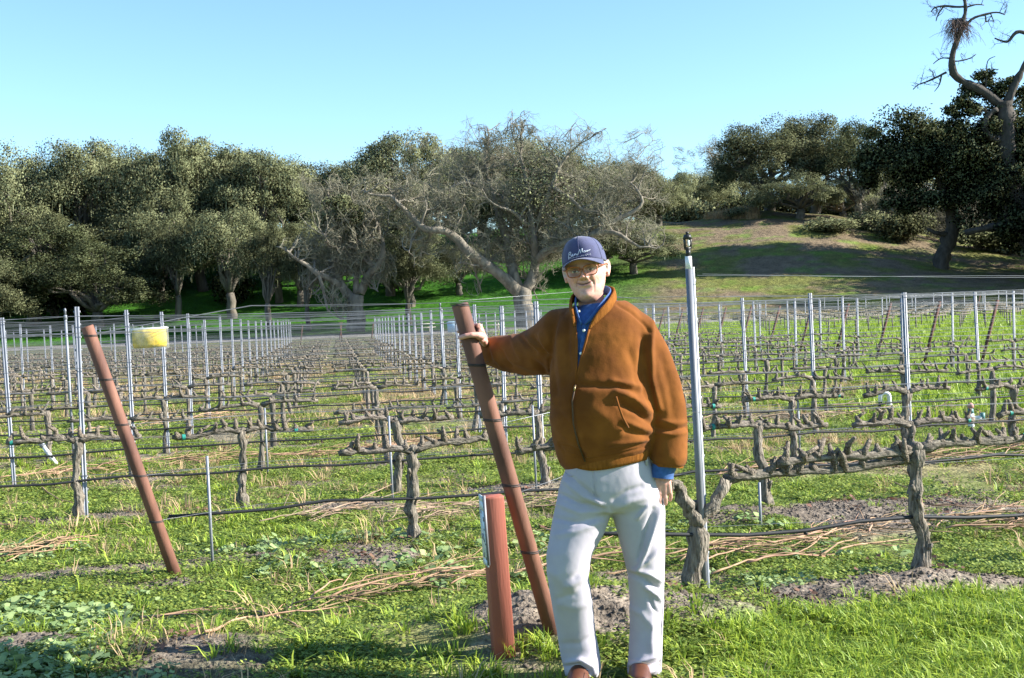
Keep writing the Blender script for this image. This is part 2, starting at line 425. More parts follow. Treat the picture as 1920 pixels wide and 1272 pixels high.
def spread(n, y0, y1, power=1.0, marg=.62):            # even over the seen wedge of ground and some way past it
    n = int(n * 1.3)
    y = np.sqrt(rg.uniform(y0 ** 2, y1 ** 2, n)); x = rg.uniform(-marg, marg, n) * y
    return x, y
def keep(x, y, prob):
    k = rg.uniform(size=len(x)) < prob; return x[k], y[k]
def flat_rot(n, tilt=.25): return np.stack([rg.uniform(-tilt, tilt, n), rg.uniform(-tilt, tilt, n), rg.uniform(0, 6.283, n)], 1)

weedk = [clump_mesh(s, 40, .085, .0165, .032, M_weed) for s in range(5)]
P_, S_ = [], []
for (n, y0, y1, sc_) in ((36000, 3.9, 9, 1.0), (32000, 9, 16, 1.25), (30000, 16, 30, 1.9), (22000, 30, 50, 2.6)):
    x, y = spread(n, y0, y1)
    pr = np.clip((1 - dirtmask(x, y) * .97) * (.02 + 1.1 * sstep(.32, .62, fbm(x * 1.3, y * 1.3, 101))) * (1 - .75 * lushmask(x, y)), 0, 1)
    x, y = keep(x, y, pr)
    P_.append(np.stack([x, y, gz(x, y)], 1)); S_.append(rg.uniform(.6, 1.35, len(x)) * sc_)
P_ = np.concatenate(P_); S_ = np.concatenate(S_)
scatter("low_weeds", P_, flat_rot(len(P_)), S_, rg.integers(0, 5, len(P_)), weedk, "low green weeds covering the soil between vine rows")

mk = [clump_mesh(40 + s, 20, .09, .040, .07, M_mallow, True) for s in range(3)]
x, y = spread(5200, 3.9, 8.5)
x, y = keep(x, y, sstep(.45, .62, fbm(x * .8, y * .8, 111)) * (1 - dirtmask(x, y)) * (.12 + .88 * sstep(-.2, -1.0, x)) * (1 - lushmask(x, y)))
scatter("mallow_weeds", np.stack([x, y, gz(x, y)], 1), flat_rot(len(x)), rg.uniform(.6, 1.2, len(x)), rg.integers(0, 3, len(x)), mk,
        "pale round-leaved weeds in the left foreground")

gk = [tuft_mesh(60 + s, 26, .05, .035, .115, .0038, M_grass, 1.5) for s in range(5)]
P_, S_ = [], []
for (n, y0, y1, sc_) in ((16000, 3.9, 6.2, 1.0), (9000, 6.2, 16, 1.2), (26000, 15, 42, 2.3), (26000, 40, 92, 3.6)):
    x, y = spread(n, y0, y1)
    base = .025 if y0 < 10 else .0
    patch = sstep(.6, .68, fbm(x * .9, y * .9, 121)) * (.22 if y0 < 14 else 0)
    leftp = np.exp(-(((x + 2.7) / 1.2) ** 2 + ((y - 9.2) / 1.0) ** 2)) * .8 + np.exp(-(((x + 1.95) / .25) ** 2 + ((y - 7.5) / .2) ** 2))
    x, y = keep(x, y, np.clip(np.maximum(lushmask(x, y), np.maximum(base + patch, leftp)) * (1 - .9 * dirtmask(x, y)), 0, 1))
    P_.append(np.stack([x, y, gz(x, y)], 1)); S_.append(rg.uniform(.55, 1.2, len(x)) * sc_)
P_ = np.concatenate(P_); S_ = np.concatenate(S_)
scatter("bright_grass", P_, flat_rot(len(P_), .15), S_, rg.integers(0, 5, len(P_)), gk, "bright green grass tufts in the foreground and alley")

dk = [tuft_mesh(80 + s, 14, .05, .05, .14, .0022, M_drygrass, 1.6) for s in range(3)]
x, y = spread(26000, 4.2, 46)
x, y = keep(x, y, sstep(.45, .62, fbm(x * .9, y * .9, 131)) * .8 * (1 - lushmask(x, y)))
scatter("dry_grass", np.stack([x, y, gz(x, y)], 1), flat_rot(len(x), .3), rg.uniform(.6, 1.3, len(x)) * (1 + y / 30), rg.integers(0, 3, len(x)), dk, "pale dry grass among the weeds")

ck = [clod_mesh(s, M_clod) for s in range(6)]
x, y = spread(60000, 3.9, 14)
x, y = keep(x, y, np.clip(dirtmask(x, y) ** 1.5 + .01, 0, 1))
scatter("soil_clods", np.stack([x, y, gz(x, y)], 1), rg.uniform(0, 6.283, (len(x), 3)), .006 + .016 * rg.uniform(size=len(x)) ** 3, rg.integers(0, 6, len(x)), ck, "grey clods and crumbs of bare soil")

lk = [clump_mesh(90 + s, 12, .10, .036, .03, M_deadleaf) for s in range(3)]
x, y = spread(30000, 4.3, 46)
n_ = -math.sin(ROWA) * x + math.cos(ROWA) * y; fr_ = np.abs((n_ - ROW0) / ROWS - np.round((n_ - ROW0) / ROWS)) * ROWS
x, y = keep(x, y, np.exp(-((fr_ - .1) / .45) ** 2) * sstep(.46, .6, fbm(x * 1.1, y * 1.1, 141)) * (n_ > 5.0))
scatter("dead_leaves", np.stack([x, y, gz(x, y) + .005], 1), flat_rot(len(x), .3), rg.uniform(.5, 1.1, len(x)), rg.integers(0, 3, len(x)), lk, "brown dead vine leaves lying along the rows")
# ------------------------------------------------------------------ trees
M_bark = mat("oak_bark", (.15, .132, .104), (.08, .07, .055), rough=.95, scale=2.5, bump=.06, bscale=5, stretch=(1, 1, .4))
M_darkbark = mat("shaded_oak_bark", (.085, .074, .062), (.045, .04, .033), rough=.95, scale=2.5, bump=.06, bscale=5, stretch=(1, 1, .4))  # darker bark tone for the dark oaks at the right
M_pale = mat("pale_oak_bark", (.235, .205, .16), (.12, .105, .082), rough=.95, scale=2.5, bump=.08, bscale=5, stretch=(1, 1, .4))
M_twig = mat("lichen_twig", (.255, .24, .165), (.185, .178, .12), rough=.9, scale=.6, island=.35)
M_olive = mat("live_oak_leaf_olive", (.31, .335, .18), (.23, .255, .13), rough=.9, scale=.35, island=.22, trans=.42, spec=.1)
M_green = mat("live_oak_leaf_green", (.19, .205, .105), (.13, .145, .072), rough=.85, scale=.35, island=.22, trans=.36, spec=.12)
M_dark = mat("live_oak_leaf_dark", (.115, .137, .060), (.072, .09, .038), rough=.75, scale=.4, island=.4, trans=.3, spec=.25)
M_lichen = mat("hanging_lichen", (.27, .29, .17), (.18, .2, .11), rough=.9, scale=.8, island=.3, trans=.3)
M_russet = mat("russet_leaf", (.17, .12, .05), (.11, .08, .03), rough=.6, scale=.4, island=.4, trans=.2)

def cards(mb, C, size, q, up=.35, cen=None):
    n = len(C)
    a = q.normal(size=(n, 3)); a /= np.linalg.norm(a, axis=1)[:, None]
    b = q.normal(size=(n, 3)); b[:, 2] -= up; b -= a * (a * b).sum(1)[:, None]; b /= np.linalg.norm(b, axis=1)[:, None] + 1e-9
    s = (size * q.uniform(.6, 1.3, n))[:, None]
    V = np.stack([C - a * s * .55, C + b * s * .38, C + a * s * .6, C - b * s * .38], 1).reshape(-1, 3)
    mb.quads(V, np.arange(4 * n).reshape(-1, 4))
    if cen is not None:
        fn = np.cross(a, b); o = C - np.asarray(cen); o /= np.linalg.norm(o, axis=1)[:, None] + 1e-9
        fn *= np.sign((fn * o).sum(1))[:, None]; nn = o * .8 + fn * .55; nn /= np.linalg.norm(nn, axis=1)[:, None]
        if not hasattr(mb, "nrm"): mb.nrm = []
        mb.nrm.append(np.repeat(nn, 4, 0))
def leafmesh(mb, name, m):
    me = mb.mesh(name, m, True)
    if hasattr(mb, "nrm"): me.normals_split_custom_set_from_vertices(np.concatenate(mb.nrm).tolist())
    return me
def blob(q, c, r, n, inner=.35):
    d = q.normal(size=(n, 3)); d /= np.linalg.norm(d, axis=1)[:, None]
    rad = (inner + (1 - inner) * q.uniform(size=n) ** .6 + np.where(q.uniform(size=n) < .25, np.minimum(q.exponential(.14, n), .24), 0)) * (1 + .22 * np.sin(d[:, 0] * 7 + c[0]) * np.sin(d[:, 2] * 6 + c[1] + d[:, 1] * 5))
    return np.asarray(c) + d * rad[:, None] * np.asarray(r)
def crooked(q, a, b, n=7, wob=.12, lift=0.0):
    t = np.linspace(0, 1, n)[:, None]; a = np.asarray(a, float); b = np.asarray(b, float)
    L = np.linalg.norm(b - a); w = q.normal(size=(n, 3)) * wob * L / math.sqrt(n) * np.sin(t * math.pi)
    p = a + (b - a) * t + w; p[:, 2] += (np.sin(t * math.pi) * lift * L)[:, 0]
    return p

def live_oak(seed, wide=5.2, high=10.0, clear=.14, nb=34, per=800, size=.125, m=None, twigs=True):
    """trunk mesh, crown mesh, lichen mesh of a tree ten metres tall"""
    q = np.random.default_rng(seed); tr = MB(); cr = MB(); li = MB()
    fork = np.array((q.uniform(-.3, .3), q.uniform(-.3, .3), high * q.uniform(.16, .24)))
    tr.tube(crooked(q, (0, 0, -.4), fork, 5, .08), np.linspace(.52, .40, 5), 9, jit=.1, rg=q)
    for i in range(nb):
        ang = q.uniform(0, 6.283); rr = wide * math.sqrt(q.uniform(.02, 1)) * .86
        zt = high * (clear + (1 - clear) * math.sqrt(max(0, 1 - (rr / wide) ** 2)) * q.uniform(.45, .95))
        zt = min(zt, high * .9)
        c = np.array((rr * math.cos(ang), rr * math.sin(ang), zt)); r = q.uniform(.7, 1.65) * wide / 5.2
        cards(cr, blob(q, c, (r, r, r * .72), per), size, q, cen=c - (0, 0, r * .25))
        if i % 4 == 0:
            pth = crooked(q, fork, c, 7, .2, .08); tr.tube(pth, np.linspace(.24, .05, 7), 6, jit=.1, rg=q)
            if twigs:
                for k in range(4):
                    tr.tube(crooked(q, pth[4 + k % 3], c + q.normal(size=3) * r * .42, 4, .2), (.05, .035, .02, .01), 4)
        for k in range(5):
            p = c + q.normal(size=3) * r * .38; p[2] = c[2] - abs(p[2] - c[2]) * .6; l = q.uniform(.25, .8); w = q.uniform(.02, .05)
            p[2] -= r * .35
            li.quads([p + (-w, 0, 0), p + (w, 0, 0), p + (w * .3, q.uniform(-.1, .1), -l), p + (-w * .3, 0, -l * .9)], [(0, 1, 2, 3)])
    return tr.mesh("oak_trunk", M_bark), leafmesh(cr, "oak_crown", m), li.mesh("oak_lichen", M_lichen, False)
OAKS = {}
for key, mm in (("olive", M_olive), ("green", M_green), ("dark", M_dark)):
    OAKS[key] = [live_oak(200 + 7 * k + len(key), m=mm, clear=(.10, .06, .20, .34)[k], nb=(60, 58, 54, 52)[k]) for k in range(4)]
def shrub_mesh(seed, m):
    q = np.random.default_rng(seed); cr = MB()
    for i in range(9):
        c = np.array((q.uniform(-.7, .7), q.uniform(-.6, .6), q.uniform(.2, .75))); cards(cr, blob(q, c, (.42, .42, .34), 420, .3), .075, q, cen=c)
    st = MB()
    for i in range(6): st.tube(crooked(q, (q.uniform(-.15, .15), 0, -.1), (q.uniform(-.6, .6), q.uniform(-.5, .5), .8), 5, .2), np.linspace(.03, .008, 5), 5)
    return st.mesh("shrub_stems", M_bark), leafmesh(cr, "shrub_leaves", m)
SHRUBS = {k: [shrub_mesh(300 + i, m) for i in range(2)] for k, m in (("olive", M_olive), ("green", M_green), ("dark", M_dark))}

def oak(px, top, hw, Y, kind, var, label, group="live oaks along the hillside", lichen=False, basepy=None):
    if basepy is not None: X, Y, Z = onground(px, basepy)
    else: X = at(px, 500, Y)[0]; Z = g1(X, Y)
    h = at(px, top, Y)[2] - Z; w = hw * 1.22 * Y / F
    o = empty("oak_tree", (X, Y, Z - .1), label, "tree", group, rnd.uniform(0, 6.28))
    t, c, l = OAKS[kind][var]
    s = (w / 5.0, w / 5.0, h / 9.6)
    place("trunk", t, o, scale=s); tag(place("crown", c, o, scale=s), kind="stuff")
    if lichen: tag(place("lichen", l, o, scale=s), kind="stuff")
    return o
def shrub(px, py, top, hw, kind, var, label, Y=None):
    if Y is None: X, Y, Z = onground(px, py)
    else: X = at(px, 500, Y)[0]; Z = g1(X, Y)
    h = max(.5, at(px, top, Y)[2] - Z); w = hw * Y / F
    o = empty("shrub", (X, Y, Z - .05), label, "shrub", "shrubs on the hillside", rnd.uniform(0, 6.28))
    st, lv = SHRUBS[kind][var]; s = (w, w, h)
    place("stems", st, o, scale=s); tag(place("leaves", lv, o, scale=s), kind="stuff")

LEFT = [  # px, top py, half width px, depth, kind, variant, label
    (-150, 290, 110, 128, "olive", 0, "olive live oak just past the left edge of the photo"),
    (20, 268, 105, 132, "olive", 1, "olive live oak at the far left edge of the skyline"),
    (165, 258, 88, 138, "olive", 2, "rounded olive oak, second crown from the left on the skyline"),
    (262, 282, 74, 146, "green", 0, "lower oak crown between the second and third skyline crowns"),
    (330, 248, 92, 136, "olive", 3, "tall olive oak, highest crown of the left half"),
    (425, 262, 84, 140, "olive", 3, "olive oak right of the highest left crown"),
    (505, 278, 90, 135, "olive", 3, "broad pale olive oak left of the skyline dip"),
    (590, 304, 80, 142, "green", 2, "oak crown at the dip in the skyline"),
    (655, 318, 80, 137, "olive", 3, "oak crown behind the twisted left oak"),
    (765, 246, 92, 139, "olive", 2, "tall olive oak left behind the big bare oak"),
    (860, 282, 90, 143, "green", 1, "green oak straight behind the big bare oak"),
    (960, 252, 100, 146, "olive", 0, "brownish rounded oak crown above the big bare oak"),
    (1065, 272, 92, 142, "green", 0, "green oak above the man's head on the skyline"),
    (1160, 300, 80, 148, "green", 2, "oak crown right above the man on the skyline"),
    (1235, 326, 62, 158, "olive", 1, "small far oak left of the grassy mound"),
    (-60, 350, 100, 140, "olive", 0, "olive crown filling the gap at the left edge"),
    (95, 275, 90, 145, "green", 0, "green crown behind the two leftmost skyline oaks"),
    (215, 272, 80, 150, "olive", 1, "olive crown behind the rounded third oak"),
    (390, 276, 85, 152, "green", 0, "green crown behind the highest left oak"),
    (470, 290, 85, 150, "green", 1, "green crown in the middle of the left skyline"),
    (550, 296, 85, 150, "olive", 0, "olive crown left of the skyline dip, at the back"),
    (625, 316, 80, 152, "green", 0, "green crown filling the skyline dip"),
    (300, 350, 85, 130, "olive", 1, "mid-height olive oak on the left bank"),
    (560, 372, 75, 133, "olive", 1, "mid-height olive oak behind the twisted one"),
    (60, 420, 120, 122, "dark", 0, "dark low oak mass at the lower left of the trees"),
    (180, 450, 105, 119, "dark", 1, "dark oak hanging low over the left end of the grass"),
    (95, 395, 90, 127, "green", 2, "mid-height oak in front of the leftmost skyline crowns"),
    (-40, 480, 90, 114, "green", 1, "leafy low oak at the lower left corner of the wood"),
    (240, 390, 90, 134, "green", 3, "shaded oak behind the left end of the grass bank"),
    (432, 388, 80, 121, "olive", 2, "pale sunlit oak low in front, left of the twisted oak"),
    (520, 420, 66, 127, "green", 3, "shaded oak between pale low oak and twisted oak"),
    (380, 372, 90, 134, "green", 3, "dark-stemmed oak above the grass bank"),
    (730, 375, 80, 128, "green", 3, "shaded oak between the twisted and the big bare oak"),
    (1110, 380, 90, 131, "green", 1, "oak just behind the man's head"),
    (905, 270, 90, 150, "olive", 2, "olive crown between the big bare oak's two tallest limbs"),
    (1015, 264, 90, 151, "olive", 1, "olive crown just right of the big bare oak's top"),
    (1115, 290, 80, 153, "olive", 0, "olive crown on the skyline over the man's shoulder"),
    (1200, 318, 70, 155, "green", 1, "last low crown of the wood before the mound"),
    (700, 296, 85, 147, "olive", 2, "olive crown between the skyline dip and the tall central oak"),
    (500, 418, 52, 115, "green", 3, "shaded small oak on the bank right of the pale low oak"),
    (575, 436, 42, 113, "green", 3, "slender shaded oak close left of the twisted oak"),
    (765, 440, 50, 114, "green", 3, "shaded oak on the bank between the twisted and big bare oaks"),
    (330, 405, 55, 121, "green", 3, "shaded oak leaning over the left end of the bank"),
    (560, 450, 58, 125, "green", 3, "low shaded oak left of the twisted oak's trunk"),
    (770, 430, 66, 123, "dark", 0, "dark low oak under the big bare oak's long left limb"),
    (860, 455, 55, 127, "green", 2, "small shaded oak under the big bare oak"),
    (1190, 410, 70, 133, "olive", 1, "grey-olive oak low beside the mound's foot"),
    (305, 430, 60, 138, "green", 3, "shaded oak standing up the grass bank"),
]
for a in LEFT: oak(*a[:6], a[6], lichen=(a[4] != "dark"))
RIGHT = [
    (1445, 222, 92, 166, "green", 0, "dark green oak standing left on the grassy mound"),
    (1530, 214, 82, 170, "green", 2, "tallest green oak in the middle of the mound"),
    (1612, 224, 66, 160, "dark", 1, "dark oak right of the middle on the mound"),
    (1500, 318, 78, 158, "olive", 1, "oak draped in pale lichen on the mound"),
    (1585, 335, 60, 172, "olive", 0, "small olive oak low behind the mound"),
    (1700, 300, 70, 178, "olive", 2, "grey-green oak behind the mound, left of the dark trunk"),
    (1850, 330, 90, 185, "olive", 1, "grey-green oak behind the mound at the right edge"),
    (1960, 300, 120, 175, "dark", 0, "dark oak past the right edge behind the mound"),
    (1310, 318, 60, 190, "olive", 2, "far grey oak at the left shoulder of the mound"),
    (1392, 306, 50, 198, "green", 0, "far green oak seen between the lichen-grey oak and the green oaks"),
    (1330, 345, 50, 200, "olive", 0, "far low oak behind the lichen-grey oak"),
    (1260, 340, 55, 210, "green", 1, "distant bluish oak between man and mound"),
]
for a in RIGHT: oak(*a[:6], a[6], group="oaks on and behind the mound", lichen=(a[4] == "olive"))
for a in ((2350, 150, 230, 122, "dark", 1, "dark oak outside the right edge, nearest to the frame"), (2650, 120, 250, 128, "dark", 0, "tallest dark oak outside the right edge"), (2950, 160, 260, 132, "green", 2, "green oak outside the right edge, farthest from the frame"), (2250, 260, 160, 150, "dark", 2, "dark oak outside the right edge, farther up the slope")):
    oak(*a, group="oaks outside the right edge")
for i, (px, top, hw, Y, kd, v, lb) in enumerate(((1275, 362, 60, 178, "olive", 0, "low brush at the left shoulder of the mound"), (1335, 372, 55, 182, "green", 0, "brush behind the lichen-grey oak"),
        (1400, 360, 60, 180, "dark", 0, "dark brush between the lichen-grey oak and the green oaks"), (1460, 350, 60, 182, "green", 1, "brush under the left green oak"),
        (1520, 352, 60, 180, "dark", 1, "dark brush under the middle green oak"), (1590, 356, 60, 184, "olive", 1, "grey brush under the right green oak"),
        (1650, 352, 66, 182, "green", 0, "brush behind the rounded shrub"), (1710, 350, 66, 180, "dark", 0, "dark brush behind the curved trunk"),
        (1770, 356, 66, 184, "olive", 0, "grey brush just right of the curved trunk"), (1830, 356, 66, 182, "green", 1, "brush above the long dark limb"),
        (1890, 360, 66, 180, "olive", 1, "brush at the right edge above the slope"), (1950, 360, 70, 182, "dark", 1, "brush past the right edge above the slope"))):
    shrub(px, 400, top, hw, kd, v, lb, Y)
for a in ((2060, 190, 160, 134, "dark", 1, "dark oak just outside the right edge"), (2190, 170, 180, 119, "dark", 0, "broad dark oak outside the right edge at the slope's foot")):
    oak(*a, group="oaks outside the right edge")
shrub(1570, 438, 405, 70, "olive", 0, "grey-green shrub on the mound below the oaks")
shrub(1650, 440, 395, 60, "olive", 1, "rounded shrub left of the dark curved trunk")
shrub(1700, 452, 385, 60, "green", 0, "green shrub directly behind the dark curved trunk")
shrub(1840, 470, 410, 70, "olive", 1, "grey shrub right of the dark curved trunk")
shrub(1900, 478, 420, 60, "green", 1, "green shrub at the right edge below the long limb")
shrub(1390, 412, 385, 36, "olive", 0, "dry shrub on the crest left of the oaks")
shrub(20, 590, 470, 80, "green", 0, "leafy shrub at the left edge under the dark oaks")
shrub(110, 600, 500, 90, "dark", 1, "dark shrub at the foot of the left oaks")
shrub(430, 570, 500, 60, "dark", 0, "dark shrub under the pale low oak")
shrub(760, 545, 460, 60, "green", 1, "shaded shrub between the two bare oaks")

# ---- bare oaks with the limbs seen in the photo
def ribbons(mb, P, r0, r1, sides=3):                   # many thin branches at once: P is (count, points, 3)
    N_, n, _ = P.shape
    T = np.gradient(P, axis=1); T /= np.linalg.norm(T, axis=2)[..., None] + 1e-9
    A = np.cross(T, np.array((.31, .73, .61))); A /= np.linalg.norm(A, axis=2)[..., None] + 1e-9
    B = np.cross(T, A); ang = np.arange(sides) * 2 * math.pi / sides
    rr = r0[:, None] + (r1 - r0)[:, None] * np.linspace(0, 1, n)[None]
    V = P[:, :, None] + rr[:, :, None, None] * (np.cos(ang)[None, None, :, None] * A[:, :, None] + np.sin(ang)[None, None, :, None] * B[:, :, None])
    i = np.arange(sides); j = (i + 1) % sides
    q1 = np.concatenate([np.stack([i + k * sides, j + k * sides, j + (k + 1) * sides, i + (k + 1) * sides], 1) for k in range(n - 1)])
    Q = (np.arange(N_) * n * sides)[:, None, None] + q1[None]
    mb.quads(V.reshape(-1, 3), Q.reshape(-1, 4))
def grow(q, mb, tw, B, D, L, r, env, levels=((5, 6, 7), (5, 6, 6), (4, 6, 5), (3, 0, 3))):
    """B, D: start points and directions; level by level (points, children, sides)"""
    D = D / np.linalg.norm(D, axis=1)[:, None]
    for lv, (n, nc, sides) in enumerate(levels):
        P = [B]; d = D; N_ = len(B)
        for i in range(n - 1):
            d = d + q.normal(size=(N_, 3)) * .34 + np.array((0, 0, .05 if lv < 2 else -.05)); d /= np.linalg.norm(d, axis=1)[:, None]
            P.append(P[-1] + d * (L / (n - 1))[:, None])
        P = np.stack(P, 1)
        ribbons(mb if lv < 2 else tw, P, r, r * .4, sides)
        if not nc: break
        idx = np.repeat(np.arange(N_), nc); t = q.uniform(.3, 1, len(idx)) * (n - 1); i = np.minimum(t.astype(int), n - 2); f = (t - i)[:, None]
        B = P[idx, i] * (1 - f) + P[idx, i + 1] * f
        a = q.normal(size=(len(idx), 3)); a[:, 2] += .25; a /= np.linalg.norm(a, axis=1)[:, None]
        D = d[idx] * .5 + a * .9
        e = (B - env[0]) / env[1]; D = D - e * (.8 * (np.linalg.norm(e, axis=1) > .95))[:, None]
        D /= np.linalg.norm(D, axis=1)[:, None]
        L = L[idx] * q.uniform(.45, .68, len(idx)); r = np.maximum(r[idx] * .5, .008)
def bare_oak(limbs, Y, label, seed, env_px, extra=0, lev=4, leaf=None, bark=None, group="bare oaks below the hill"):
    """limbs: list of [(px,py,dY)...], radius px at start, end"""
    q = np.random.default_rng(seed); mb = MB(); tw = MB(); cr = MB()
    bx, by, _ = limbs[0][0][0]
    base = at(bx, by, Y); base[2] = g1(base[0], base[1])
    ec = at(env_px[0], env_px[1], Y) - base; er = np.array((env_px[2] * Y / F, env_px[2] * Y / F * .6, env_px[3] * Y / F))
    paths = []
    for pts, r0, r1 in limbs:
        P = np.array([at(x, y, Y + dy) for x, y, dy in pts]) - base
        m = len(P); tt = np.linspace(0, m - 1, (m - 1) * 3 + 1)
        P2 = np.stack([np.interp(tt, np.arange(m), P[:, k]) for k in range(3)], 1)
        for _ in range(2): P2[1:-1] = P2[1:-1] * .5 + (P2[:-2] + P2[2:]) * .25
        P2[1:-1] += q.normal(size=P2[1:-1].shape) * .03 * max(r0, 4) * Y / F
        rr = np.linspace(r0, r1, len(P2)) * Y / F
        mb.tube(P2, rr, 10, jit=.12, rg=q); paths.append((P2, rr))
    Bs, Ds, Ls, Rs = [], [], [], []; nlimb = 0
    for P2, rr in paths[1:]:
        L = np.linalg.norm(P2[-1] - P2[0])
        for k in range(int(4 + L * .9)):
            i = q.integers(len(P2) // 4, len(P2)); a = q.normal(size=3); a[2] += .6; a[1] += 1.3
            Bs.append(P2[i]); Ds.append(a); Ls.append(q.uniform(2.2, 4.2)); Rs.append(min(.12, rr[i] * .6))
        Bs.append(P2[-1]); Ds.append(P2[-1] - P2[-3]); Ls.append(3.0); Rs.append(rr[-1] * .9)
    nlimb = len(Bs)
    for k in range(extra):
        c = ec + q.uniform(-.85, .85, 3) * er; c[1] = abs(c[1]) * 1.0 + .8; a = c - ec; a[2] += 1
        Bs.append(c); Ds.append(a); Ls.append(2.6); Rs.append(.045)
    Bs, Ds, Ls, Rs = (np.array(a) for a in (Bs, Ds, Ls, Rs))
    grow(q, mb, tw, Bs[:nlimb], Ds[:nlimb], Ls[:nlimb], Rs[:nlimb], (ec, er))
    if extra: grow(q, tw, tw, Bs[nlimb:], Ds[nlimb:], Ls[nlimb:], Rs[nlimb:], (ec, er))
    o = empty("bare_oak", base, label, "tree", group)
    place("trunk", mb.mesh("bare_oak_trunk", bark or M_pale), o); tag(place("twigs", tw.mesh("bare_oak_twigs", M_twig, False), o), kind="stuff")
    if leaf:
        n, mm, sz = leaf
        for i in range(n):
            d_ = q.normal(size=3); d_ *= q.uniform(.1, .72) / np.linalg.norm(d_); c = ec + d_ * er; r = er[0] * q.uniform(.14, .26)
            cards(cr, blob(q, c, (r, r, r * .7), 420), sz, q, cen=c)
        tag(place("crown", leafmesh(cr, "bare_oak_crown", mm), o), kind="stuff")
    return o
# the big bare oak in the middle
bare_oak([
    ([(990, 628, 0), (986, 590, 0), (978, 560, 0), (982, 542, 0)], 23, 16),
    ([(978, 556, 0), (950, 525, -1), (915, 498, -2), (880, 475, -3), (850, 440, -3), (825, 430, -4), (797, 433, -4), (770, 405, -4), (745, 380, -5)], 12, 4),
    ([(972, 545, 0), (962, 515, 0), (955, 480, 1), (950, 440, 1), (935, 410, 1), (928, 370, 2), (915, 340, 2), (908, 300, 2)], 12, 3),
    ([(985, 545, 0), (1000, 520, 0), (1004, 495, 0), (1003, 465, -1), (995, 420, -1), (996, 370, 0), (985, 330, 0), (975, 290, 1)], 11, 3),
    ([(1003, 490, 0), (1030, 465, -2), (1070, 452, -3), (1110, 440, -3), (1150, 432, -4), (1185, 455, -4)], 9, 3),
    ([(1000, 440, 0), (1015, 400, -1), (1035, 350, -2), (1050, 310, -2), (1065, 292, -2)], 6, 2),
    ([(1110, 440, -3), (1150, 415, -3), (1185, 400, -3), (1210, 380, -3), (1190, 350, -3)], 6, 2),
    ([(1035, 350, -2), (1075, 375, -3), (1095, 400, -3), (1130, 395, -3)], 4, 2),
    ([(928, 370, 2), (900, 350, 1), (870, 340, 0), (840, 355, 0)], 5, 2),
    ([(1000, 440, 0), (980, 415, -2), (960, 395, -2), (940, 390, -3)], 5, 2),
], 106, "big bare oak with forked trunk and sprawling limbs behind the man", 501, (990, 370, 290, 130), extra=60, leaf=(16, M_olive, .16))
# the twisted oak left of it
bare_oak([
    ([(668, 622, 0), (668, 595, 0), (664, 570, 0), (668, 552, 0)], 19, 14),
    ([(660, 560, 0), (640, 535, 0), (628, 512, 0), (634, 490, 0), (645, 475, 0), (638, 455, 0), (638, 430, 0), (630, 400, 1), (616, 370, 1)], 9, 3),
    ([(640, 535, 0), (615, 522, -1), (598, 515, -2), (588, 508, -2)], 7, 5),
    ([(668, 552, 0), (668, 520, 0), (668, 495, 0), (655, 480, 0)], 7, 3),
    ([(675, 550, 0), (690, 515, 0), (705, 503, -1), (718, 485, -1), (718, 455, -1)], 9, 4),
    ([(598, 515, -2), (604, 535, -2), (608, 552, -2)], 3, 3),
], 107, "twisted grey oak with short knotted limbs left of the brown post", 502, (650, 420, 90, 80), extra=18, leaf=(26, M_olive, .16))
# lichen-hung bare oak on the mound
_x, _y, _ = onground(1362, 402)
bare_oak([
    ([(1362, 402, 0), (1364, 380, 0), (1362, 360, 0)], 12, 9),
    ([(1362, 365, 0), (1345, 345, 0), (1325, 335, 0), (1300, 345, 0)], 7, 2),
    ([(1362, 362, 0), (1375, 335, 0), (1395, 315, 0), (1400, 300, 0)], 7, 2),
    ([(1358, 362, 0), (1352, 330, 0), (1345, 300, 0)], 5, 2),
], _y, "bare lichen-grey oak on the crest of the mound", 503, (1355, 330, 85, 62), extra=34, group="oaks on and behind the mound")
for (px, bpy_, ty, hw, lb) in ((1690, 440, 370, 75, "bare grey tree behind the dark curved trunk"), (1830, 470, 380, 80, "bare grey tree under the long dark limb")):
    _x, _y, _ = onground(px, bpy_)
    bare_oak([([(px, bpy_, 0), (px + 4, bpy_ - 25, 0)], 5, 4), ([(px + 4, bpy_ - 25, 0), (px - 20, bpy_ - 50, 0)], 4, 2), ([(px + 4, bpy_ - 25, 0), (px + 25, bpy_ - 55, 0)], 4, 2)],
             _y, lb, 504 + px, (px, (bpy_ + ty) / 2, hw, 42), extra=22, group="oaks on and behind the mound")

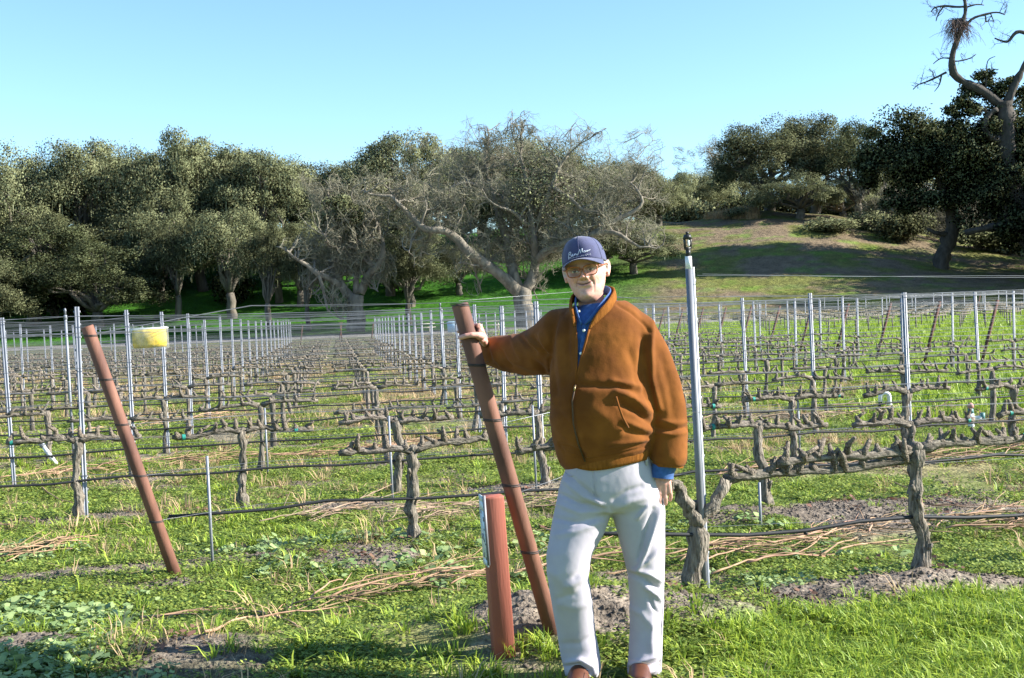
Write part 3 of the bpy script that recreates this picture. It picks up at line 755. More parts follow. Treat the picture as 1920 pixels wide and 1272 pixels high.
# ---- the dark oak with the curved trunk, and the dead-topped oak at the right edge
def leafy_oak(limbs, Y, label, seed, clouds, m, size, per, bark, twig_px=None):
    q = np.random.default_rng(seed); mb = MB(); cr = MB()
    bx, by, _ = limbs[0][0][0]; base = at(bx, by, Y); base[2] = g1(base[0], base[1]) - .1
    for pts, r0, r1 in limbs:
        P = np.array([at(x, y, Y + dy) for x, y, dy in pts]) - base; k = len(P)
        tt = np.linspace(0, k - 1, (k - 1) * 3 + 1); P2 = np.stack([np.interp(tt, np.arange(k), P[:, c]) for c in range(3)], 1)
        for _ in range(2): P2[1:-1] = P2[1:-1] * .5 + (P2[:-2] + P2[2:]) * .25
        mb.tube(P2, np.linspace(r0, r1, len(P2)) * Y / F * (1 + .10 * q.normal(size=len(P2))), 12, jit=.14, rg=q, ridge=.08, twist=.5)
        nb_ = max(2, int(len(P2) / 3)); ii_ = q.integers(len(P2) // 3, len(P2), nb_)
        if r1 < 6: grow(q, mb, mb, P2[ii_], q.normal(size=(nb_, 3)) + (0, 0, .4), q.uniform(.8, 1.8, nb_), np.full(nb_, .04), (np.zeros(3), np.full(3, 1e9)), ((5, 3, 5), (4, 3, 4), (3, 0, 3)))
    for (px, py, r, dy) in clouds:
        for k in range(9):
            c = at(px + q.uniform(-.95, .95) * r, py + q.uniform(-.8, .8) * r, Y + dy + q.uniform(-1, 1) * r * Y / F * .8) - base
            rr = r * Y / F * q.uniform(.4, .8); cards(cr, blob(q, c, (rr, rr, rr * .7), int(per * (r / 50) ** 1.5 * .105), .1), size, q, cen=c - (0, 0, rr * .2))
    o = empty("oak_tree", base, label, "tree", "dark oaks at the right")
    place("trunk", mb.mesh("dark_oak_trunk", bark), o); tag(place("crown", leafmesh(cr, "dark_oak_crown", m), o), kind="stuff")
    return o, base
_x, _y, _ = onground(1765, 505); YD = _y
leafy_oak([
    ([(1763, 510, 0), (1767, 480, 0), (1778, 455, 0), (1788, 425, 0), (1788, 400, 0), (1775, 382, 0)], 15, 10),
    ([(1786, 405, 0), (1772, 380, 0), (1768, 350, 0), (1755, 320, 0), (1735, 308, 0)], 9, 5),
    ([(1775, 382, 0), (1785, 345, 1), (1800, 300, 1), (1830, 270, 1)], 7, 3),
    ([(1778, 440, 0), (1755, 438, -1), (1740, 430, -1)], 5, 3),
], YD, "dark oak with curved trunk standing on the grassy slope", 601,
    [(1700, 255, 62, 0), (1735, 285, 60, -1), (1670, 285, 48, 1), (1780, 290, 62, 1), (1720, 320, 44, 0), (1762, 350, 42, -2), (1650, 315, 40, 2), (1690, 365, 34, 0), (1800, 340, 40, 2)],
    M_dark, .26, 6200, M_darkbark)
YR = YD - 6
o_dead, b_dead = leafy_oak([
    ([(1950, 500, 2), (1925, 440, 1), (1900, 370, 0), (1888, 310, 0), (1884, 265, 0), (1885, 215, 0), (1882, 192, 0)], 20, 15),
    ([(1882, 200, 0), (1865, 188, 0), (1845, 172, 0), (1815, 158, 0), (1795, 148, 0), (1785, 132, 0), (1784, 105, 0), (1796, 72, 0), (1805, 45, 0), (1812, 15, 0), (1806, -12, 0)], 10, 2.5),
    ([(1887, 205, 0), (1895, 175, 0), (1910, 145, 0), (1925, 115, 0), (1945, 80, 0)], 9, 4),
    ([(1884, 265, 0), (1868, 262, -.5), (1850, 255, -1), (1846, 232, -1), (1855, 212, -1), (1870, 205, -1)], 8, 4),
    ([(1800, 62, 0), (1820, 35, 0), (1845, 28, 0), (1870, 22, 0), (1884, 28, 0)], 3.2, 1.0),
    ([(1812, 12, 0), (1795, 14, 0), (1770, 11, 0), (1752, 14, 0), (1746, 22, 0)], 2.6, 1.0),
    ([(1768, 14, 0), (1758, 28, 0), (1755, 40, 0)], 1.4, .8), ([(1812, 14, 0), (1830, 8, 0), (1845, 10, 0)], 1.8, .8),
    ([(1848, 30, 0), (1848, 44, 0), (1856, 36, 0)], 1.3, .7), ([(1857, 25, 0), (1864, 42, 0)], 1.2, .7), ([(1752, 13, 0), (1760, 20, 0)], 1.2, .6),
    ([(1774, 136, 0), (1755, 146, 0), (1735, 155, 0), (1722, 158, 0), (1712, 168, 0)], 2.2, .8),
    ([(1765, 142, 0), (1762, 160, 0), (1752, 172, 0)], 1.5, .7), ([(1752, 146, 0), (1748, 134, 0)], 1.2, .7),
    ([(1782, 110, 0), (1764, 108, 0), (1750, 120, 0)], 1.5, .7), ([(1786, 115, 0), (1800, 115, 0), (1820, 110, 0), (1830, 102, 0)], 1.6, .7),
    ([(1945, 80, 0), (1925, 62, 0), (1905, 58, 0), (1892, 78, 0), (1886, 80, 0), (1865, 72, 0)], 4.2, 1.2),
    ([(1848, 170, 0), (1850, 140, 0), (1850, 112, 0), (1866, 106, 0)], 1.5, .6),
    ([(1940, 455, 0), (1900, 428, -1), (1870, 424, -1), (1840, 430, -2), (1810, 436, -2)], 10, 5),
    ([(1900, 428, -1), (1888, 410, -1), (1885, 385, -1)], 5, 3),
], YR, "tall dead-topped oak leaning in at the right edge", 602,
    [(1905, 255, 55, 1), (1830, 255, 46, 1), (1805, 215, 34, 1), (1840, 190, 26, 1), (1865, 300, 60, 1), (1910, 330, 70, 1), (1860, 370, 55, 0), (1920, 395, 55, 1), (1825, 310, 44, 1), (1880, 415, 34, -1), (1900, 360, 60, 2), (1840, 345, 50, 2), (1870, 250, 40, 2), (1925, 430, 40, 1), (1960, 300, 70, 2), (1950, 200, 36, 2), (1852, 152, 20, 1), (1880, 165, 20, 1), (1822, 178, 20, 1)],
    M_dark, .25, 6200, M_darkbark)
# hanging twig bundle (a broom) in the dead limb
q = np.random.default_rng(77); bw = MB()
for k in range(330):
    a = q.uniform(0, 6.283); c = at(1797 + q.normal() * 9, 34 + abs(q.normal()) * 14, YR) - b_dead
    d = np.array((math.cos(a) * 1.0 - .25, math.sin(a), -.5 + q.uniform(-.2, .7))); L = q.uniform(.8, 2.6)
    pts = [c]
    for i in range(4):
        d = d + q.normal(size=3) * .22 + np.array((0, 0, -.42)); d /= np.linalg.norm(d); pts.append(pts[-1] + d * L / 4)
    bw.tube(np.array(pts), np.linspace(.028, .012, 5), 3, cap=False)
M_broom = mat("broom_twig", (.14, .085, .06), (.09, .07, .06), rough=.9, scale=.7, island=.3)
tag(place("twig_bundle", bw.mesh("twig_bundle", M_broom, False), o_dead), kind="stuff")
# ---- tall dry weeds on the crest of the mound and green weeds on the shaded bank
q = np.random.default_rng(5)
P_ = []
for k in range(700):
    px, py = q.uniform(1270, 1420), q.uniform(396, 412); X, Y, Z = onground(px, py, 100, 230); P_.append((X, Y, Z))
tk = [tuft_mesh(150 + s, 16, .35, .5, 1.2, .02, M_drygrass, .8) for s in range(3)]
scatter("dry_brush", P_, np.stack([np.zeros(len(P_)), np.zeros(len(P_)), q.uniform(0, 6, len(P_))], 1), q.uniform(.6, 1.4, len(P_)), q.integers(0, 3, len(P_)), tk, "tan dry brush on the crest of the mound")
# ------------------------------------------------------------------ vineyard
M_vine = mat("vine_bark", (.27, .235, .185), (.08, .068, .053), rough=.95, scale=60, bump=.022, bscale=85, stretch=(1, 1, .22), objrand=.18)
M_cordon = mat("cordon_bark", (.25, .215, .17), (.075, .064, .05), rough=.95, scale=60, bump=.020, bscale=85, stretch=(.3, 1, 1), objrand=.18)
M_spur = mat("spur_wood", (.25, .205, .155), (.075, .06, .045), rough=.9, scale=80, bump=.014, bscale=110)
M_galv = mat("galvanised_steel", (.25, .265, .295), (.19, .205, .23), rough=.5, scale=14, metal=.2, stretch=(1, 1, .3), spec=.5)
M_galvd = mat("weathered_steel", (.19, .20, .225), (.15, .158, .18), rough=.55, scale=12, metal=.2, stretch=(1, 1, .3), spec=.5)
M_wire = mat("trellis_wire_steel", (.20, .21, .225), (.15, .157, .17), rough=.4, scale=3, metal=.4, spec=.5)
M_hose = mat("black_poly_hose", (.014, .015, .017), (.024, .025, .027), rough=.6, scale=9, spec=.25)
M_rust = mat("rusty_brown_pipe", (.215, .10, .066), (.115, .052, .037), rough=.75, scale=9, bump=.0015, bscale=60, stretch=(1, 1, .35), spec=.3)
M_rustd = mat("rusty_stake", (.13, .062, .045), (.08, .04, .03), rough=.85, scale=8)
M_tie = mat("teal_tie_tape", (.03, .28, .22), (.02, .2, .16), rough=.5, scale=20)
M_pvc = mat("white_pvc", (.75, .76, .76), (.62, .63, .62), rough=.45, scale=18)
M_blk = mat("black_plastic", (.02, .02, .022), (.03, .03, .03), rough=.4, scale=20)
M_wiretie = mat("dark_tie_wire", (.05, .045, .045), (.03, .03, .03), rough=.6, scale=40)

def vine_parts(seed, fine=True, head=.62, half=.60, fork=False, tr=.040, sides=10, lean=0.0):
    """trunk mesh, [(cordon mesh, [(spur mesh, base)], tie mesh)]; x runs along the row"""
    q = np.random.default_rng(seed); tk = MB()
    n = 15 if fine else 7
    z = np.linspace(-.08, head, n); t = np.clip(z / head, 0, 1)
    wob = np.stack([np.cumsum(q.normal(size=n)) * .012, np.cumsum(q.normal(size=n)) * .010, np.zeros(n)], 1)
    P = np.stack([lean * (1 - t), 0 * t, z], 1) + wob - wob[-1] * t[:, None]
    r = tr * (1.15 - .30 * t + .22 * (1 - t) ** 6) * (1 + .16 * q.normal(size=n)); r[-2:] *= 1.25
    r = np.clip(r, tr * .65, tr * 1.9)
    top = P[-1].copy()
    if fork:
        k = int(n * .74); tk.tube(P[:k], r[:k], 18, jit=.10, rg=q, ridge=.10, nr=6, twist=.3); f = P[k - 3]
        arms = [crooked(q, f, f + np.array((-.10, 0, .20)), 7, .12), crooked(q, f, f + np.array((.17, .0, .21)), 7, .12, -.06)]
        for A in arms: tk.tube(A, np.linspace(tr * .92, tr * .72, 7), 16, jit=.10, rg=q, ridge=.09, twist=.5)
        starts = [arms[0][-1], arms[1][-1]]
    else:
        tk.tube(P, r, 18 if fine else sides, jit=.10 if fine else .15, rg=q, ridge=.10 if fine else 0, nr=6, twist=q.uniform(-.4, .4))
        if fine:
            for k in range(5):                       # loose bark strips and old cuts
                i = q.integers(2, n - 2); a = q.uniform(0, 6.283); d = np.array((math.cos(a), math.sin(a), 0))
                tk.tube([P[i] + d * r[i] * .8, P[i] + d * (r[i] + .012) + (0, 0, .03)], [.016, .009], 5)
                tk.tube([P[i - 1] + d * r[i - 1] * .97, P[i] + d * r[i] * 1.05, P[i + 1] + d * r[i + 1] * .99], [.006, .009, .005], 4)
            tk.ball(top + (0, 0, .01), (tr * 1.12, tr * 1.02, tr * .9), 9, 6)
        starts = [top + (-.01, 0, 0), top + (.01, 0, 0)]
    cords = []
    for sgn, s0 in zip((-1, 1), starts):
        if fork and sgn < 0: L = half * .12
        else: L = half * q.uniform(.82, 1.02)
        m = 13 if fine else 7
        t = np.linspace(0, 1, m)
        y = np.cumsum(q.normal(size=m)) * .006
        zz = s0[2] + .055 * np.sin(np.clip(t * 5, 0, math.pi / 2)) * (0.6 if not fork else .15) - .035 * t + np.cumsum(q.normal(size=m)) * .006
        zz[0] = s0[2]
        C = np.stack([s0[0] + sgn * L * t, s0[1] + y - y[0], zz], 1)
        rr = (.0255 - .006 * t) * (1 if fine else .8) * (1 + .15 * q.normal(size=m)); rr[0] = .030
        cm = MB().tube(C, np.clip(rr, .017, .042), 14 if fine else 6, jit=.13, rg=q, ridge=.09 if fine else 0, twist=.6)
        spurs = []; ns = max(1, int(L / (.088 if fine else .115)))
        for k in range(ns):
            x = (k + .55 + q.uniform(-.25, .25)) / ns; i = min(int(x * (m - 1)), m - 2); f = x * (m - 1) - i
            b = C[i] * (1 - f) + C[i + 1] * f; h = q.uniform(.045, .115); d = np.array((q.normal() * .35, q.normal() * .25, 1.0))
            sm = MB() if fine else cm; o = np.zeros(3) if fine else b
            g_ = .86 if fine else .7; sm.ball(o + (0, 0, .016), np.array((.032, .027, .026)) * g_, 7, 5)
            mid = o + d * h * .5 + q.normal(size=3) * .007; tip = o + d * h + q.normal(size=3) * .012
            sm.tube([o, mid, tip], np.array([.027, .021, .011]) * g_, 7 if fine else 5, jit=.28, rg=q)
            if fine:
                sm.ball(mid, (.021, .019, .017), 6, 4)
                if q.uniform() < .75:
                    e = q.normal(size=3) * .6; e[2] = .7; sm.tube([mid, mid + e * .028, mid + e * .055], [.016, .012, .009], 6, jit=.2, rg=q)
                spurs.append((sm.mesh("spur", M_spur), b))
        tie = None
        if fine and not (fork and sgn < 0) and q.uniform() < .4:
            i = m - 2 - int(q.integers(0, 3)); tie = MB().tube([C[i] - (.013, 0, 0), C[i] + (.013, 0, 0)], rr[i] * 1.12 + .002, 9, cap=False).mesh("tie_tape", M_tie)
        cords.append((cm.mesh("cordon", M_cordon), spurs, tie))
    return tk.mesh("vine_trunk", M_vine), cords

VINE_KINDS = [vine_parts(700 + k, False, tr=.029, sides=7) for k in range(9)]
def channel_mesh(h, w=.037, d=.028, t=.004, notch=True, m=None):
    """roll-formed post: a web facing the camera side with two bent flanges and hook notches"""
    mb = MB()
    sec = np.array([(-w / 2, d), (-w / 2, 0), (-w * .18, 0), (-w * .10, .004), (w * .10, .004), (w * .18, 0), (w / 2, 0), (w / 2, d),
                    (w / 2 - t, d), (w / 2 - t, t), (w * .18, t), (w * .10, .004 + t), (-w * .10, .004 + t), (-w * .18, t), (-w / 2 + t, t), (-w / 2 + t, d)])
    mb.loft([np.column_stack([sec, np.full(16, z)]) for z in (-.3, h)], cap=False)
    mb.f.append(np.array([(16 + 0, 16 + 1, 16 + 14, 16 + 15), (16 + 1, 16 + 2, 16 + 13, 16 + 14), (16 + 2, 16 + 3, 16 + 12, 16 + 13),
                          (16 + 3, 16 + 4, 16 + 11, 16 + 12), (16 + 4, 16 + 5, 16 + 10, 16 + 11), (16 + 5, 16 + 6, 16 + 9, 16 + 10), (16 + 6, 16 + 7, 16 + 8, 16 + 9)]))
    if notch:
        for k in range(int(h / .10)):
            z = .12 + k * .10
            for sg in (-1, 1):
                mb.box((sg * (w / 2 + .004), .012, z), (.008, .010, .018))
    return mb.mesh("post_channel", m or M_galv, False)
PH = 1.66
CH_NEAR = channel_mesh(PH); CH_FAR = channel_mesh(PH, notch=False, w=.038)
rowname = lambda k: "front row" if k == 0 else ORD[k + 1] + " row back"
def inframe(X, Y, Z=.4, mg=0): 
    px, py = proj(np.array((X, Y, Z))); return -mg < px < 1920 + mg
def tstart(k): return 2.0 - 1.75 * k if k < 12 else -19
def tend(k):
    n = ROW0 + ROWS * k
    best = 60
    for t in np.linspace(-5, 60, 400):
        X, Y = rowpt(n, t)
        if X > rightend(Y): best = t; break
    return best
PT0 = lambda k: 2.80 + .42 * k
WIRE_H = (.345, .62, .93, 1.20, 1.48, 1.62)
all_vines = []; posts = []
for k in range(NROWS):
    n = ROW0 + ROWS * k; ts, te = tstart(k), tend(k)
    for j in range(-40, 60):
        t = PT0(k) - .045 + 1.3 * j
        if not (ts + .5 < t < te - .3): continue
        if k == 1 and t < 1.2: continue
        X, Y = rowpt(n, t)
        if abs(X) / Y < .417 + (.09 if k < 8 else .03): all_vines.append((k, t, X, Y))
    for j in range(-14, 20):
        t = PT0(k) + 3.9 * j
        if not (ts + .35 < t < te - .2): continue
        X, Y = rowpt(n, t)
        if abs(X) / Y < .417 + (.09 if k < 8 else .03): posts.append((k, t, X, Y))

_n = ROW0 + ROWS * 3; _xd = (16 - 960) / F; _Y = _n / (math.cos(ROWA) - math.sin(ROWA) * _xd)
posts = [p for p in posts if not (p[0] == 3 and abs(p[2] - _xd * _Y) < .7)] + [(3, float(U @ np.array((_xd * _Y, _Y))), _xd * _Y, _Y)]
def ordinal(items):                                     # (k, px) -> place among the row's items that the photo shows
    out = {}
    for k in set(i[0] for i in items):
        row = sorted([i for i in items if i[0] == k and inframe(i[2], i[3])], key=lambda i: proj(np.array((i[2], i[3], .5)))[0])
        for n_, i in enumerate(row): out[i] = n_ + 1
    return out
vo, po = ordinal(all_vines), ordinal(posts)
CUSTOM = {}
for it in all_vines:
    k, t, X, Y = it
    px, _ = proj(np.array((X, Y, 0)))
    if k == 0 and 1200 < px < 1400: CUSTOM[it] = dict(fork=True, tr=.040, lean=-.02, half=1.15, head=.70)
    elif k == 0 and 1600 < px < 1850: CUSTOM[it] = dict(tr=.038, half=.84, head=.665)
    elif k == 1 and 650 < px < 850: CUSTOM[it] = dict(tr=.035, half=.56)
fine_rows = 3
near_left = sorted(all_vines, key=lambda i: i[3])
stuff = MB(); single = 0; outn = {}
rg = np.random.default_rng(21)
for it in near_left:
    k, t, X, Y = it
    Z = g1(X, Y)
    if it in vo:
        o_ = vo[it]
        lab = "%s bare vine in the %s, %s from the left" % ("thick gnarled" if k == 0 else "gnarled" if k < 7 else "small", rowname(k), ORD[o_])
    else:
        outn[(k, X < 0)] = outn.get((k, X < 0), 0) + 1
        lab = "bare vine in the %s, %s the frame at the %s" % (rowname(k), ("just outside", "second outside", "third outside")[outn[(k, X < 0)] - 1], "left" if X < 0 else "right")
    if single < 300:
        single += 1
        o = empty("grape_vine", (X, Y, Z), lab, "grape vine", "pruned vines, " + rowname(k), ROWA + rg.normal() * .03)
        if k < fine_rows:
            kw = dict(head=.60 + rg.uniform(-.03, .03)); kw.update(CUSTOM.get(it, {}))
            tm, cords = vine_parts(900 + single, True, **kw) if it in CUSTOM else vine_parts(900 + single, True, head=.60 + rg.uniform(-.04, .05), tr=rg.uniform(.028, .036), half=.58)
            place("trunk", tm, o)
            for cm, spurs, tie in cords:
                c = place("cordon", cm, o)
                for sm, b in spurs: place("spur", sm, c, b, (0, 0, rg.uniform(-.4, .4)))
                if tie: place("tie_tape", tie, c)
        else:
            tm, cords = VINE_KINDS[rg.integers(0, 9)]
            s = rg.uniform(.92, 1.1); o.scale = (rg.choice((-1, 1)) * 1.03, 1, s)
            place("trunk", tm, o)
            for cm, _, _ in cords: place("cordon", cm, o)
    else:
        tm, cords = VINE_KINDS[rg.integers(0, 9)]; c_, s_ = math.cos(ROWA), math.sin(ROWA)
        for me in [tm] + [c[0] for c in cords]:
            v = np.empty(len(me.vertices) * 3); me.vertices.foreach_get("co", v); v = v.reshape(-1, 3)
            v = np.stack([v[:, 0] * c_ - v[:, 1] * s_ + X, v[:, 0] * s_ + v[:, 1] * c_ + Y, v[:, 2] + Z], 1)
            b0 = stuff.n; stuff.v.append(v); stuff.n += len(v)
            lt = np.empty(len(me.polygons), np.int32); me.polygons.foreach_get("loop_total", lt)
            li = np.empty(len(me.loops), np.int32); me.loops.foreach_get("vertex_index", li)
            st = np.concatenate([[0], np.cumsum(lt)[:-1]])
            for kk in np.unique(lt):
                m_ = st[lt == kk]; stuff.f.append(li[m_[:, None] + np.arange(kk)].astype(np.int64) + b0)
print("vines", len(all_vines), "posts", len(posts))
if stuff.n: tag(place("far_vines", stuff.mesh("far_vines", M_vine)), "bare vines of the farthest rows reading as one band", None, None, "stuff")

for it in posts:
    k, t, X, Y = it; Z = g1(X, Y)
    px, _ = proj(np.array((X, Y, 0)))
    if it in po: lab = "galvanised trellis post in the %s, %s from the left" % (rowname(k), ORD[po[it]])
    else: lab = "galvanised trellis post of the %s, just outside the frame at the %s" % (rowname(k), "left" if X < 0 else "right")
    if k == 0 and 1200 < px < 1420:
        o = empty("trellis_post", (X, Y, Z), "tall grey metal post with a sprinkler on top beside the man's elbow", "post", "galvanised trellis posts", ROWA)
        o.rotation_euler = (0, R(-1.6), ROWA); o.scale = (1, 1, .982)
        place("channel", channel_mesh(1.69, w=.036, d=.030), o)
        rp = MB().tube([(-.020, -.014, -.2), (-.020, -.014, 1.68)], .0175, 14); ri = place("riser_pipe", rp.mesh("riser_pipe", M_galvd), o)
        place("white_sleeve", MB().tube([(-.020, -.014, 1.681), (-.020, -.014, 1.745)], .0165, 14).mesh("white_sleeve", M_pvc), ri)
        h = MB().tube([(-.020, -.014, 1.745), (-.020, -.014, 1.780)], .012, 10).box((-.020, -.014, 1.785), (.034, .012, .014)).box((-.036, -.014, 1.815), (.008, .012, .06)).box((-.004, -.014, 1.815), (.008, .012, .06))
        h.tube([(-.020, -.014, 1.832), (-.020, -.014, 1.856)], [.024, .016], 12).tube([(-.020, -.014, 1.856), (-.020, -.014, 1.870)], .008, 8)
        sp = place("sprinkler_head", h.mesh("sprinkler_head", M_blk), ri)
        place("deflector", MB().ball((-.020, -.026, 1.813), (.007, .004, .018), 8, 6).mesh("deflector", M_pvc), ri)
    else:
        o = empty("trellis_post", (X, Y, Z), lab, "post", "galvanised trellis posts", ROWA)
        o.rotation_euler = (R(rg.normal() * .5), R(rg.normal() * .7 - .9), ROWA)
        place("channel", CH_NEAR if k < 7 else CH_FAR, o)
        o.scale = (1, 1, 1 + rg.normal() * .012)
# sprinkler risers standing against posts
for (pxt, k, lab) in ((118, 4, "thin white sprinkler riser beside the left grey posts"), (819, 6, "thin sprinkler riser left of the brown end post top")):
    n = ROW0 + ROWS * k; xd = (pxt - 960 + 12) / F; Y = n / (math.cos(ROWA) - math.sin(ROWA) * xd); X = xd * Y; Z = g1(X, Y)
    o = empty("sprinkler_riser", (X, Y, Z), lab, "sprinkler", "sprinkler risers")
    o.rotation_euler = (0, R(-1.2), 0)
    place("pipe", MB().tube([(0, 0, -.2), (0, 0, 1.64)], .016, 9).tube([(0, 0, 1.642), (0, 0, 1.69)], [.022, .018], 9).mesh("riser", M_galv), o)
    place("sprinkler_head", MB().tube([(0, 0, 1.69), (0, 0, 1.73), (0, 0, 1.74), (0, 0, 1.77)], [.012, .012, .018, .010], 8).mesh("riser_head", M_galvd), o)

# brown leaning end posts, wires tied round them
def end_post(px, py, ptx, pty, dlean, label, ties, rad=.0365):
    X, Y, Z = onground(px, py, 3, 40)
    base = np.array((X, Y, Z)); top = at(ptx, pty, Y - dlean)
    ax = top - base; L = np.linalg.norm(ax); ax /= L
    o = empty("end_post", base, label, "post", "brown leaning end posts")
    mb = MB(); c = [-ax * .3, ax * L * .5, ax * (L - .004), ax * L, ax * (L - .003), ax * (L - .12)]
    mb.tube(c, [rad, rad, rad, rad - .003, rad - .007, rad - .007], 28)
    place("pipe", mb.mesh("end_post_pipe", M_rust), o)
    for hz in ties:
        s = hz / ax[2]; b = ax * s; w = MB()
        e1 = np.cross(ax, (0, 0, 1.0)); e1 /= np.linalg.norm(e1); e2 = np.cross(ax, e1)
        for dz in (0, .007):
            t = np.linspace(0, 6.283, 25)
            w.tube([b + ax * (dz + .012 * math.sin(a)) + (e1 * math.cos(a) + e2 * math.sin(a)) * (rad + .0015) for a in t], .0023, 5, cap=False)
        place("wire_tie", w.mesh("wire_tie", M_wiretie), o)
    return base, ax
EP = {}
EP[0] = end_post(1035, 1187, 862, 571, .16, "brown rusty end post the man is holding", (.36, .66, .95, 1.19, 1.45))
EP[1] = end_post(330, 1082, 163, 612, .16, "brown leaning end post with bare vines behind it, left", (.34, .62, .93, 1.20, 1.46))

# wires and hoses, one set per row
for k in range(NROWS):
    n = ROW0 + ROWS * k; ts, te = tstart(k), tend(k)
    xs = [t for (kk, t, X, Y) in posts if kk == k]
    lo = max(ts, min(xs) - 4.2); hi = min(te, max(xs) + 4.2)
    knots = sorted([t for t in xs if lo < t < hi] + [lo, hi])
    thick = .0010 if k < 1 else .0014 if k < 2 else .0022 if k < 6 else .003
    o = empty("trellis_wires", (*rowpt(n, (lo + hi) / 2), g1(*rowpt(n, (lo + hi) / 2))), "set of trellis wires strung along the " + rowname(k), "wires", "trellis wires")
    base = np.array(o.location)
    for h in WIRE_H:
        for dy in ((-.03, .03) if (k < 4 and h in (.93, 1.62)) else (0,)):
            pts = []
            kn = knots[1:] if (k == 0 and h > 1.55) else knots
            for a, b in zip(kn[:-1], kn[1:]):
                for s in np.linspace(0, 1, 6)[:-1]:
                    t = a + (b - a) * s; x, y = rowpt(n + dy, t)
                    za, zb = g1(*rowpt(n, a)), g1(*rowpt(n, b))
                    pts.append((x, y, za + (zb - za) * s + h - .02 * math.sin(math.pi * s) + (rg.normal() * .004)))
            t = knots[-1]; x, y = rowpt(n, t); pts.append((x, y, g1(*rowpt(n, t)) + h))
            pts = np.array(pts)
            if k in EP and not (k == 0 and h > 1.55):
                b_, ax_ = EP[k]; pts[0] = b_ + ax_ * (min(h, 1.47) / ax_[2])
            place("wire", MB().tube(pts - base, thick, 4, cap=False).mesh("trellis_wire", M_wire), o)
    pts = []; rr = .0105
    for t in np.arange(lo + (.04 if k < 2 else 0), hi, .33):
        x, y = rowpt(n - .02, t); pts.append((x, y, g1(*rowpt(n, t)) * .5 + .5 * np.interp(t, knots, [g1(*rowpt(n, a)) for a in knots]) + .315 + rg.normal() * .005 - .02 * abs(math.sin(t * 2.4))))
    if k == 1: pts = [p for p in pts]
    b2 = np.array(pts[len(pts) // 2])
    ho = MB().tube(np.array(pts) - b2, rr, 7)
    if k < 4:
        for p in pts[::4]: ho.ball(np.array(p) - b2 - (0, 0, .012), (.012, .010, .012), 6, 4)
    place_ = place("drip_hose", ho.mesh("drip_hose", M_hose), None, b2)
    tag(place_, "black drip hose running along the " + rowname(k), "hose", "black drip hoses")

# thin training stakes
for (px, py, top, lab) in ((399, 1056, 855, "thin metal stake right of the left brown end post"), (503, 893, 765, "thin metal stake behind the third row's left vine"),
                           (737, 943, 780, "thin metal stake just behind the second row's near vine"), (1501, 872, 738, "thin metal stake behind the long right cordon"),
                           (1006, 922, 760, "thin metal stake left of the man's waist"), (1427, 990, 905, "short thin stake by the slender right trunk")):
    X, Y, Z = onground(px, py, 3, 40); h = at(px, top, Y)[2] - Z
    o = tag(place("vine_stake", MB().tube([(0, 0, -.1), (-.02 * h, 0, h)], .0095, 8).mesh("vine_stake", M_galv), None, (X, Y, Z)), lab, "stake", "thin vine stakes")

# rusty stakes ending the rows at the right, and a few beyond the far end
q = np.random.default_rng(9); nst = 0
cand = [k for k in range(NROWS) if inframe(*rowpt(ROW0 + ROWS * k, tend(k)), mg=-5)]
for i, k in enumerate(cand):
    X, Y = rowpt(ROW0 + ROWS * k, tend(k)); Z = g1(X, Y)
    L = 1.58; d = np.array((.33 * math.cos(ROWA), .33 * math.sin(ROWA), 1.0)); d *= L / np.linalg.norm(d)
    tag(place("rusty_stake", MB().tube([-d * .1, d], .036, 9).mesh("rusty_stake", M_rustd), None, (X, Y, Z)),
        "rusty leaning stake ending a right-hand row, %s from the right" % ORD[i + 1], "stake", "rusty stakes at the right row ends")
for i, (px, top, Y, ln) in enumerate(((567, 610, 78, .14), (637, 604, 80, -.10), (641, 604, 81, .18), (700, 606, 78, .16), (1838, 552, 62, .25), (1302, 575, 62, .2))):
    P = at(px, top, Y); Z = g1(P[0], P[1]); h = P[2] - Z
    tag(place("rusty_stake", MB().tube([(-ln * h, 0, -.1), (0, 0, h)], .035, 7).mesh("rusty_stake", M_rustd), None, (P[0], P[1], Z)),
        ("small rusty stake beyond the far end of the vineyard, %s from the left" % ORD[i + 1]), "stake", "rusty stakes beyond the vineyard")

# second block across the grass alley
b2posts = []; b2v = []
for k in range(16, 29, 2):
    n = ROW0 + ROWS * k
    for t in np.arange(10, 60, 1.3):
        X, Y = rowpt(n, t)
        if X > rightend(Y) + 6.5 and X / Y < .46: b2v.append((k, X, Y))
    for t in np.arange(10, 60, 5.2):
        X, Y = rowpt(n, t)
        if X > rightend(Y) + 6 and X / Y < .46: b2posts.append((k, X, Y))
mbv = MB(); c_, s_ = math.cos(ROWA), math.sin(ROWA)
for (k, X, Y) in b2v:
    Z = g1(X, Y); a = np.array((X, Y, Z)); u3 = np.array((c_, s_, 0))
    mbv.tube([a, a + (0, 0, .75)], .035, 5); mbv.tube([a - u3 * .55 + (0, 0, .8), a + (0, 0, .76), a + u3 * .55 + (0, 0, .8)], .03, 5)
    for s in np.linspace(-.5, .5, 5): mbv.tube([a + u3 * s + (0, 0, .78), a + u3 * s + (.02, 0, .9)], .02, 4)
tag(place("far_vine_block", mbv.mesh("far_vine_block", M_vine)), "dark bare vines of the block across the grass alley", None, None, "stuff")
b2posts.sort(key=lambda p: p[1] / p[2])
for i, (k, X, Y) in enumerate(b2posts):
    tag(place("trellis_post", CH_FAR, None, (X, Y, g1(X, Y)), (0, 0, ROWA)), "far thin trellis post across the grass alley, %s from the left" % ORD[min(i + 1, 34)], "post", "posts across the grass alley")
